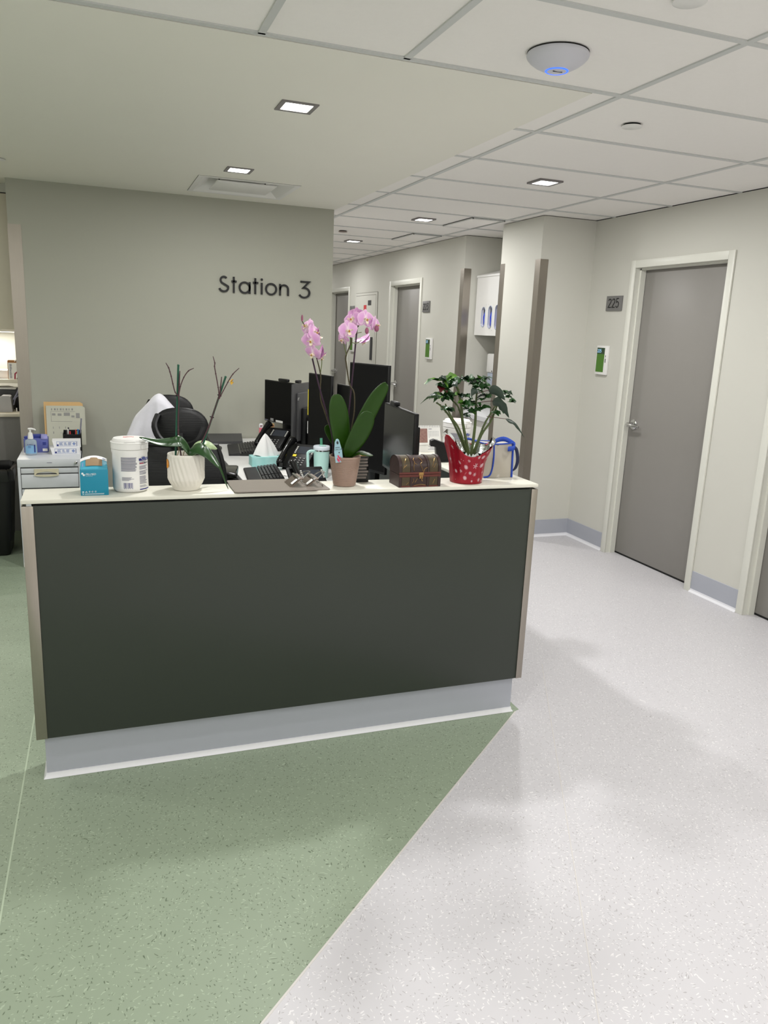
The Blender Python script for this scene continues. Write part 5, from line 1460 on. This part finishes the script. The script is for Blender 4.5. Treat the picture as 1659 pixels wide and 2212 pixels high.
b = B(); b.box(fx0+.001, fx0+.02, fy0-.002, fy0+.02, .001, .030); b.build('foot', white_m, t, world=True)
CT = fh+.0006
# sanitizer pump
t = thing('sanitizer_bottle', 'clear hand sanitizer pump bottle with blue gel on the filing cabinet', 'bottle', (-.415, 5.50, CT))
b = B(); b.lathe([(.030, 0), (.036, .004), (.037, .03), (.036, .085), (.033, .096), (.016, .104), (.015, .106)], n=28, sy=.62); b.build('bottle', gel_m, t)
b = B(); b.grid(lambda u, v: (.0374*sin(-1.0+2.0*u), -.0232*cos(-1.0+2.0*u)-.0004, .012+.045*v+.010*sin(PI*u)*v), 14, 4); b.build('label_wave', M('label_sky', (130, 176, 214), .4), t)
b = B(); b.lathe([(.017, .106), (.017, .118), (.0155, .128), (.012, .146), (.006, .148), (.006, .166)], n=20); b.tube([(-.012, 0, .171), (.008, 0, .172), (.028, -.004, .168), (.033, -.005, .163)], [.006, .007, .005, .004], 8); b.build('pump', white_m, t)
b = B(); f = lambda u, v, d: (u, -.0236-d, v)
b.text('PURELL', .0125, lambda u, v, d: f(u-.013+v*.2-.01, v+.066, .0005)); lines(b, lambda u, v, d: f(u-.016, v+.048, .0012), .026, .014, 2, .3, seed=2); b.prism([(.02, .02), (.027, .02), (.027, .07), (.02, .07)], lambda u, v, d: (u, -.0205-d, v), 0, .0012); b.build('label_print', ink_blue, t)
# violet carton behind the bottle
t = thing('carton', 'violet blue carton behind the sanitizer bottle', 'box', (-.40, 5.66, CT))
b = B(); b.box(-.465, -.318, 5.60, 5.72, CT, CT+.092, .001); b.build('carton', purple_m, t, world=True)
b = B(); b.box(-.445, -.36, 5.64, 5.70, CT+.0922, CT+.112, .002); b.box(-.462, -.44, 5.605, 5.63, CT+.0922, CT+.108, .003); b.build('inner_pack', dpurple_m, t, world=True)
b = B(); b.quad((-.360, 5.598, CT+.090), (-.318, 5.598, CT+.088), (-.322, 5.63, CT+.118), (-.358, 5.63, CT+.120)); thick(b.build('flap', M('violet_pale', (150, 150, 206), .5), t, world=True), .0015)
b = B(); b.box(-.352, -.322, 5.5985, 5.5997, CT+.008, CT+.026); b.build('white_sticker', paper_m, t, world=True)
b = B(); b.box(-.350, -.330, 5.5985, 5.5997, CT+.050, CT+.070); b.build('dark_print', dpurple_m, t, world=True)
# two flat white boxes
def flatbox(label, x0, x1, y0, y1, z0, h, rz):
    t = thing('flat_box', label, 'box', ((x0+x1)/2, (y0+y1)/2, z0), rz, 'flat white boxes on the filing cabinet')
    hx, hy = (x1-x0)/2, (y1-y0)/2
    b = B(); b.prism([(-hx-.005, h), (hx, h), (hx, 0), (-hx+.006, 0)], lambda u, v, d: (u, d, v), -hy, hy); b.build('carton', cardw_m, t)
    b = B(); f = lambda u, v, d: (-hx+.022+u, -hy-d, .008+v)
    W_, H_ = 2*hx-.045, h-.016
    b.stroke([(0, 0), (W_, 0), (W_, H_), (0, H_)], .0018, f, .0002, .0009, True); b.build('label_frame', ink_lblue, t)
    b = B()
    for x, w_, n, s in ((.016, .026, 4, 1), (.046, .020, 3, 2), (.07, .022, 4, 3)): lines(b, lambda u, v, d: f(x+u, .005+v, .0009), w_, H_-.009, n, .55, seed=s)
    b.prism([(W_-.03, H_/2), (W_-.019, .004), (W_-.008, H_/2), (W_-.019, H_-.003)], f, .0002, .0008); b.build('label_print', ink_lblue, t)
    b = B(); b.prism([(.002, .0015), (.012, .0015), (.012, .012), (.002, .012)], f, .0002, .0012); b.prism([(W_-.005, .004), (W_-.003, .004), (W_-.003, H_-.004), (W_-.005, H_-.004)], f, .0002, .0010); b.build('label_blue', ink_blue, t)
    b = B(); g_ = lambda u, v, d: (hx+d, -hy+.012+u, .008+v)
    lines(b, lambda u, v, d: g_(u, v, .0008), .035, h-.018, 4, .4, seed=7); b.build('end_print', ink_grey, t)
    return t
flatbox('flat white printed box, lower of the two on the filing cabinet', -.295, -.117, 5.50, 5.60, CT, .046, 0)
flatbox('flat white printed box, stacked on top of the other', -.283, -.112, 5.51, 5.605, CT+.0465, .046, .02)
# pen organizer behind the boxes
t = thing('pen_holder', 'black desk organizer with pens behind the flat white boxes', 'pen holder', (-.165, 5.74, CT))
b = B()
for q in ((-.225, -.108, 5.66, 5.664, .0, .112), (-.225, -.108, 5.796, 5.80, 0, .125), (-.225, -.221, 5.664, 5.796, 0, .118), (-.112, -.108, 5.664, 5.796, 0, .118), (-.225, -.108, 5.66, 5.80, 0, .004), (-.170, -.167, 5.664, 5.796, .004, .105)):
    b.box(q[0], q[1], q[2], q[3], CT+q[4], CT+q[5])
b.build('holder', black_m, t, world=True)
for k, (m, x, h_, dx, lab) in enumerate(((ink_dark, -.205, .135, .004, 'dark capped'), (paper_m, -.195, .142, .002, 'white'), (ink_dark, -.188, .152, -.002, 'black tipped'), (ink_red, -.180, .128, 0, 'red'), (ink_red, -.150, .138, .008, 'bright red'), (yellow_m, -.142, .125, .006, 'yellow highlighter'), (M('pen_blue', (40, 120, 190), .4), -.134, .142, .006, 'bright blue'), (ink_grey, -.126, .215, .022, 'long grey'))):
    b = B(); b.tube([(x, 5.70+.01*(k % 3), CT+.006), (x+dx, 5.70+.01*(k % 3), CT+h_)], .0045 if k != 5 else .008, 8)
    tag(b.build('pen', m, at=(x, 5.70+.01*(k % 3), CT+.006)), lab+' pen in the organizer on the filing cabinet', 'pen', 'pens on the filing cabinet')
# papers leaning on the wall
def lean(b, x0, x1, y, h, dz=0, tlt=.09, th=.0012, cut=0):
    f = lambda u, v, d: (x0+u, y+v*tlt-d, CT+dz+v)
    b.prism([(0, 0), (x1-x0, 0), (x1-x0, h-.012), (x1-x0-.02-cut, h), (0, h)], f, 0, th)
    return f
t = thing('document_folder', 'manila folder leaning on the wall behind the filing cabinet boxes', 'folder', (-.21, 5.93, CT))
b = B(); lean(b, -.352, -.095, 5.940, .302, th=.004); b.build('folder', manila_m, t, world=True)
b = B(); b.box(-.0948, -.083, 5.944, 5.947, CT+.08, CT+.14); b.build('tab', paper_m, t, world=True)
t = thing('document_sleeve', 'pale paper sleeve with printed form in front of the manila folder', 'paper', (-.21, 5.92, CT))
b = B(); f = lean(b, -.338, -.082, 5.931, .276, th=.003); b.build('sleeve', paleg_m, t, world=True)
b = B(); g_ = lambda u, v, d: f(.03+u, .03+v, .0038)
for k in range(8): b.poly([g_(.004+k*.019, .214, 0), g_(.010+k*.019+.004*(k % 2), .214, 0), g_(.010+k*.019+.004*(k % 2), .228, 0), g_(.004+k*.019, .228, 0)])
for q in ((.008, .178, .03, .193), (.045, .176, .07, .192), (.085, .176, .125, .198), (.0, .205, .16, .207), (0, .135, .002, .207), (.0, .135, .14, .137), (.165, .16, .19, .195), (.135, .165, .155, .178), (.01, .085, .014, .10), (.05, .085, .054, .10), (.09, .085, .095, .10), (.01, .05, .016, .065), (.06, .05, .063, .06)):
    b.poly([g_(q[0], q[1], 0), g_(q[2], q[1], 0), g_(q[2], q[3], 0), g_(q[0], q[3], 0)])
b.build('print', M('faint_print', (150, 150, 146), .7), t, world=True)

# waste bin
t = thing('waste_bin', 'tall black waste bin with liner at the left edge', 'bin', (-.74, 5.76, 0))
b = B()
def binr(hw, hd, r_): return arc(hw-r_, hd-r_, r_, 0, 90, 5)+arc(-hw+r_, hd-r_, r_, 90, 180, 5)+arc(-hw+r_, -hd+r_, r_, 180, 270, 5)+arc(hw-r_, -hd+r_, r_, 270, 360, 5)
lv = [(.145, .145, 0.001), (.150, .15, .01), (.185, .175, .52), (.198, .188, .535), (.200, .19, .575), (.196, .186, .588), (.186, .176, .588), (.180, .17, .52), (.16, .15, .1)]
rows = [[b.b.verts.new((-.742+x, 5.765+y, z)) for x, y in binr(hw, hd, .035)] for hw, hd, z in lv]
n = len(rows[0])
for i in range(len(rows)-1):
    for k in range(n): b.b.faces.new((rows[i][k], rows[i][(k+1) % n], rows[i+1][(k+1) % n], rows[i+1][k]))
b.b.faces.new(rows[0][::-1]); b.b.faces.new(rows[-1])
b.build('bin', trash_m, t, world=True)
b = B(); rr = random.Random(6)
ln = [[(-.742+x*k*(1+rr.uniform(-.01, .012)), 5.765+y*k*(1+rr.uniform(-.01, .012)), z+rr.uniform(-.006, .006)) for x, y in binr(.19, .18, .035)] for k, z in ((1.075, .52), (1.08, .56), (1.06, .594), (.97, .600), (.93, .56), (.9, .45))]
rows = [[b.b.verts.new(p) for p in r_] for r_ in ln]
for i in range(len(rows)-1):
    for k in range(n): b.b.faces.new((rows[i][k], rows[i][(k+1) % n], rows[i+1][(k+1) % n], rows[i+1][k]))
b.build('liner', gloss_black, t, world=True, sharp=25)

# =================================================================== NOOK at the left edge
t = thing('base_cabinet', 'grey counter unit in the nook left of the wall', 'cabinet', (-1.0, 6.6, 0))
b = B(); b.box(-2.6, -.405, 6.30, 6.94, .002, .868); b.build('body', greyp_m, t, world=True)
b = B(); b.box(-2.6, -.405, 6.28, 6.945, .8685, .892, .002); b.build('worktop', lamb_m, t, world=True)
t = thing('wall_cabinet', 'tall beige overhead cabinet in the nook', 'cabinet', (-1.0, 6.6, 1.5))
b = B(); b.box(-2.6, -.645, 6.32, 6.94, 1.52, 2.418, .001); b.box(-.642, -.405, 6.305, 6.94, 1.497, 2.418, .001); b.build('door', lamb_m, t, world=True)
b = B(); b.box(-2.6, -.405, 6.33, 6.94, 2.4185, 2.425); b.build('top_gap', gap_m, t, world=True)
b = B(); b.box(-2.6, -.405, 6.305, 6.94, 2.4255, 2.483); b.build('filler_panel', wall_m, t, world=True)
t = thing('under_cabinet_lamp', 'strip lamp under the nook cabinet lighting the wall', 'lamp', (-1.0, 6.75, 1.49))
b = B(); b.box(-1.9, -.5, 6.72, 6.78, 1.472, 1.4965, .002); b.build('housing', white_m, t, world=True)
b = B(); b.box(-1.88, -.52, 6.728, 6.772, 1.468, 1.4718); b.build('lens', ucl_m, t, world=True)
ld = bpy.data.lights.new('lamp', 'AREA'); ld.shape = 'RECTANGLE'; ld.size = 1.3; ld.size_y = .03; ld.energy = 8; ld.color = (1, .96, .88)
lo = bpy.data.objects.new('lamp', ld); COL.objects.link(lo); lo.parent = t; lo.location = (-.2, 0, -.026)
NZ = .8926
t = thing('file_sorter', 'grey angled file box on the nook counter', 'file box', (-.66, 6.45, NZ))
b = B(); b.prism([(-.78, 0), (-.594, 0), (-.602, .112), (-.612, .118), (-.66, .118), (-.70, .09), (-.78, .06)], lambda u, v, d: (u, 6.40+d, NZ+v), 0, .12); b.build('box', M('file_grey', (172, 170, 170), .5), t, world=True)
t = thing('black_bag', 'dark bag and cables beside the grey file box', 'bag', (-.53, 6.50, NZ))
b = B(); b.grid(lambda u, v: (-.535+.045*cos(2*PI*u)*(1-.35*v+.1*sin(5*u*6)), 6.49+.05*sin(2*PI*u)*(1-.3*v), NZ+.001+.17*v), 20, 8, cu=True); b.build('bag', black_m, t, world=True)
b = B(); b.tube([(-.585, 6.43, NZ+.09), (-.56, 6.42, NZ+.13), (-.53, 6.43, NZ+.20)], .006, 7, sub=4); b.tube([(-.585, 6.42, NZ+.05), (-.57, 6.41, NZ+.10), (-.55, 6.42, NZ+.12)], .004, 7, sub=4); b.build('strap', ink_grey, t, world=True)
b = B(); b.tube([(-.565, 6.40, NZ+.002), (-.565, 6.40, NZ+.03)], .004, 7); b.build('tip', white_m, t, world=True)
t = thing('paper_tray', 'cream paper tray with loose sheets behind the file box', 'tray', (-.70, 6.66, NZ))
b = B(); b.box(-.92, -.53, 6.58, 6.84, NZ+.0008, NZ+.15); b.build('riser', dgrey_m, t, world=True)
b = B(); b.box(-.92, -.52, 6.57, 6.86, NZ+.200, NZ+.228, .003); b.box(-.92, -.90, 6.58, 6.86, NZ+.1505, NZ+.200); b.box(-.54, -.53, 6.70, 6.86, NZ+.1505, NZ+.200); b.build('tray', M('tray_cream', (226, 220, 204), .5), t, world=True)
b = B()
for k, (x, y, a) in enumerate(((-.72, 6.68, .1), (-.66, 6.66, -.2), (-.70, 6.67, .4))): b.box(-.10, .10, -.09, .09, 0, .004, mat=Matrix.Translation((x, y, NZ+.1506+.0045*k)) @ Matrix.Rotation(a, 4, 'Z'))
b.build('sheets', paper_m, t, world=True)
t = thing('paper_pack', 'white paper pack stacked on the cream tray', 'box', (-.78, 6.72, NZ+.228))
b = B(); b.box(-.95, -.635, 6.66, 6.85, NZ+.2285, NZ+.29, .003); b.build('pack', cardw_m, t, world=True)
t = thing('clipboard', 'brown clipboard holding a white sheet with red outline, in nook', 'clipboard', (-.57, 6.62, NZ+.228))
f = lambda u, v, d: (-.628+u, 6.60+v*.2-d, NZ+.2285+v)
b = B(); b.prism([(0, 0), (.19, 0), (.19, .142), (.006, .142), (0, .136)], f, -.003, 0); b.build('board', M('hardboard', (164, 112, 62), .6), t, world=True)
b = B(); b.prism([(.004, 0), (.18, 0), (.18, .122), (.004, .122)], f, .0003, .001); b.build('sheet', paper_m, t, world=True)
b = B(); b.stroke([(.048, 0), (.050, .040), (.085, .072), (.14, .072)], .010, f, .0011, .0018); b.build('red_outline', M('crimson', (150, 30, 60), .5), t, world=True)
b = B(); b.stroke([(.062, .0), (.075, .028), (.10, .040)], .009, f, .0011, .0019); b.stroke([(.085, 0), (.10, .02)], .008, f, .0011, .0019); b.build('black_mark', letter_m, t, world=True)
b = B(); lines(b, lambda u, v, d: f(.014+u, .006+v, .0012), .016, .108, 14, .6, seed=4); b.build('text_column', ink_grey, t, world=True)
b = B(); b.tube([f(.05, .132, .004), f(.075, .15, .006), f(.12, .15, .006)], .004, 7, sub=3); b.build('clip', chrome_m, t, world=True)

# =================================================================== ALCOVE
t = thing('glove_dispenser', 'white wall dispenser with oval slots showing blue gloves, in alcove', 'dispenser', (3.53, 6.38, 1.6))
AX = 3.385
b = B()
Y0, Y1, Z0, Z1 = 6.02, 6.775, 1.597, 2.118
slots = [(6.608, 1.762, .034, .088), (6.475, 1.761, .034, .098), (6.345, 1.760, .034, .105), (6.215, 1.760, .034, .105), (6.10, 1.760, .034, .105)]
# front plate with real oval openings
def bar(y0, y1, z0, z1, x0=AX, x1=AX+.004): b.box(x0, x1, y0, y1, z0, z1)
bar(Y0, Y1, Z0, 1.64); bar(Y0, Y1, 1.875, Z1)
edges = [Y1]
for y, z, ry, rz_ in slots:
    ya, yb_ = y-.048, y+.048
    bar(yb_, edges[-1], 1.64, 1.875); edges.append(ya)
    out = [(ya, 1.64), (yb_, 1.64), (yb_, 1.875), (ya, 1.875)]
    el = arc(y, z+(rz_-ry)-.0, ry, 0, 180, 10)+arc(y, z-(rz_-ry), ry, 180, 360, 10)
    vo = []
    n = len(el)
    for k, (u, v) in enumerate(el):
        a = math.atan2(v-z, u-y)
        s = min(.048/max(abs(cos(a)), 1e-6), (1.875-z if sin(a) > 0 else z-1.64)/max(abs(sin(a)), 1e-6))
        vo.append((y+cos(a)*s, z+sin(a)*s))
    A_ = [b.b.verts.new((AX, u, v)) for u, v in el]; O_ = [b.b.verts.new((AX, u, v)) for u, v in vo]; I_ = [b.b.verts.new((AX+.02, u, v)) for u, v in el]
    for k in range(n):
        b.b.faces.new((A_[k], A_[(k+1) % n], O_[(k+1) % n], O_[k])); b.b.faces.new((A_[k], I_[k], I_[(k+1) % n], A_[(k+1) % n]))
bar(Y0, edges[-1], 1.64, 1.875)
for q in ((Y0, Y0+.006), (Y1-.006, Y1)): b.box(AX+.004, 3.679, q[0], q[1], Z0, Z1)
b.box(AX+.004, 3.679, Y0, Y1, Z0, Z0+.006); b.build('case', white_m, t, world=True)
b = B(); b.prism([(AX-.006, Z1+.0005), (AX-.006, Z1+.018), (AX+.005, Z1+.022), (3.679, Z1+.10), (3.679, Z1+.0005)], lambda u, v, d: (u, d, v), Y0-.004, Y1+.004); b.build('sloped_lid', lamb_m if False else white_m, t, world=True)
for y, z, ry, rz_ in slots:
    b = B(); b.tube([(AX-.002, u, v) for u, v in arc(y, z+(rz_-ry), ry+.001, 0, 180, 10)+arc(y, z-(rz_-ry), ry+.001, 180, 360, 10)+[(y+ry+.001, z+(rz_-ry))]], .003, 6); b.build('slot_rim', clear_m, t, world=True)
    b = B(); b.grid(lambda u, v: (AX+.024-.020*sin(PI*u)*sin(PI*v)+.006*sin(9*u+5*v), y-ry*.95*(1-2*u)*.9, z-rz_*.95+(rz_*1.7)*v*(1-.2*u)), 10, 12); b.build('glove', blueglove, t, world=True)
b = B(); b.box(AX+.06, AX+.064, Y0+.006, Y1-.006, Z0+.006, Z1); b.build('carton_face', M('pale_inside', (196, 202, 214), .6), t, world=True)
b = B(); b.box(AX-.008, AX-.0005, 6.245, 6.262, 1.745, 1.79, .002); b.build('latch', chrome_m, t, world=True)
# hand sanitizer dispenser on the alcove side wall
t = thing('wall_dispenser', 'white wall mounted hand soap dispenser below the glove dispenser', 'dispenser', (3.56, 6.60, 1.25))
b = B(); b.box(3.50, 3.679, 6.46, 6.70, 1.255, 1.432, .014, seg=3); b.build('cover', white_m, t, world=True)
b = B(); b.box(3.51, 3.679, 6.48, 6.69, 1.14, 1.2545, .006); b.build('reservoir', clear_m, t, world=True)
b = B(); b.sphere((3.499, 6.585, 1.272), .002, .008, .008, 10, 6); b.build('keyhole', dgrey_m, t, world=True)
# covered cart in the alcove
t = thing('lidded_cart', 'white lidded linen cart standing in the alcove', 'cart', (3.46, 6.35, 0))
b = B(); b.box(3.33, 3.64, 6.02, 6.72, .10, .83, .01); b.build('body', white_m, t, world=True)
b = B(); b.prism([(3.30, .832), (3.30, .872), (3.345, .90), (3.655, .945), (3.655, .832)], lambda u, v, d: (u, d, v), 5.99, 6.75); b.build('lid', M('lid_white', (216, 217, 220), .35), t, world=True)
b = B(); b.box(3.322, 3.3295, 6.02, 6.06, .10, .83); b.box(3.322, 3.3295, 6.68, 6.72, .10, .83); b.build('rail', chrome_m, t, world=True)
for y in (6.08, 6.66):
    for x in (3.38, 3.60):
        b = B(); b.lathe([(.04, -.012), (.04, .012)], n=18)
        for v in b.b.verts: v.co = Matrix.Translation((x, y, .0408)) @ Matrix.Rotation(PI/2, 4, 'Y') @ v.co
        b.box(x-.014, x+.014, y-.02, y+.02, .082, .099); b.build('caster', dgrey_m, t, world=True)

# flat print is many marks too small to pick apart
for o in C.objects:
    n = o.name.split('.')[0]
    if o.type == 'MESH' and o.parent and (n in ('print', 'small_print', 'label_print', 'slot_bars', 'key_legends', 'keypad', 'gold_veins', 'wire_binding', 'text_column', 'lid_print', 'label_blue', 'label_white', 'end_print', 'joint', 'port', 'buttons', 'tag_lettering', 'tag_picture', 'sheets', 'numerals', 'room_digits')):
        o['kind'] = 'stuff'
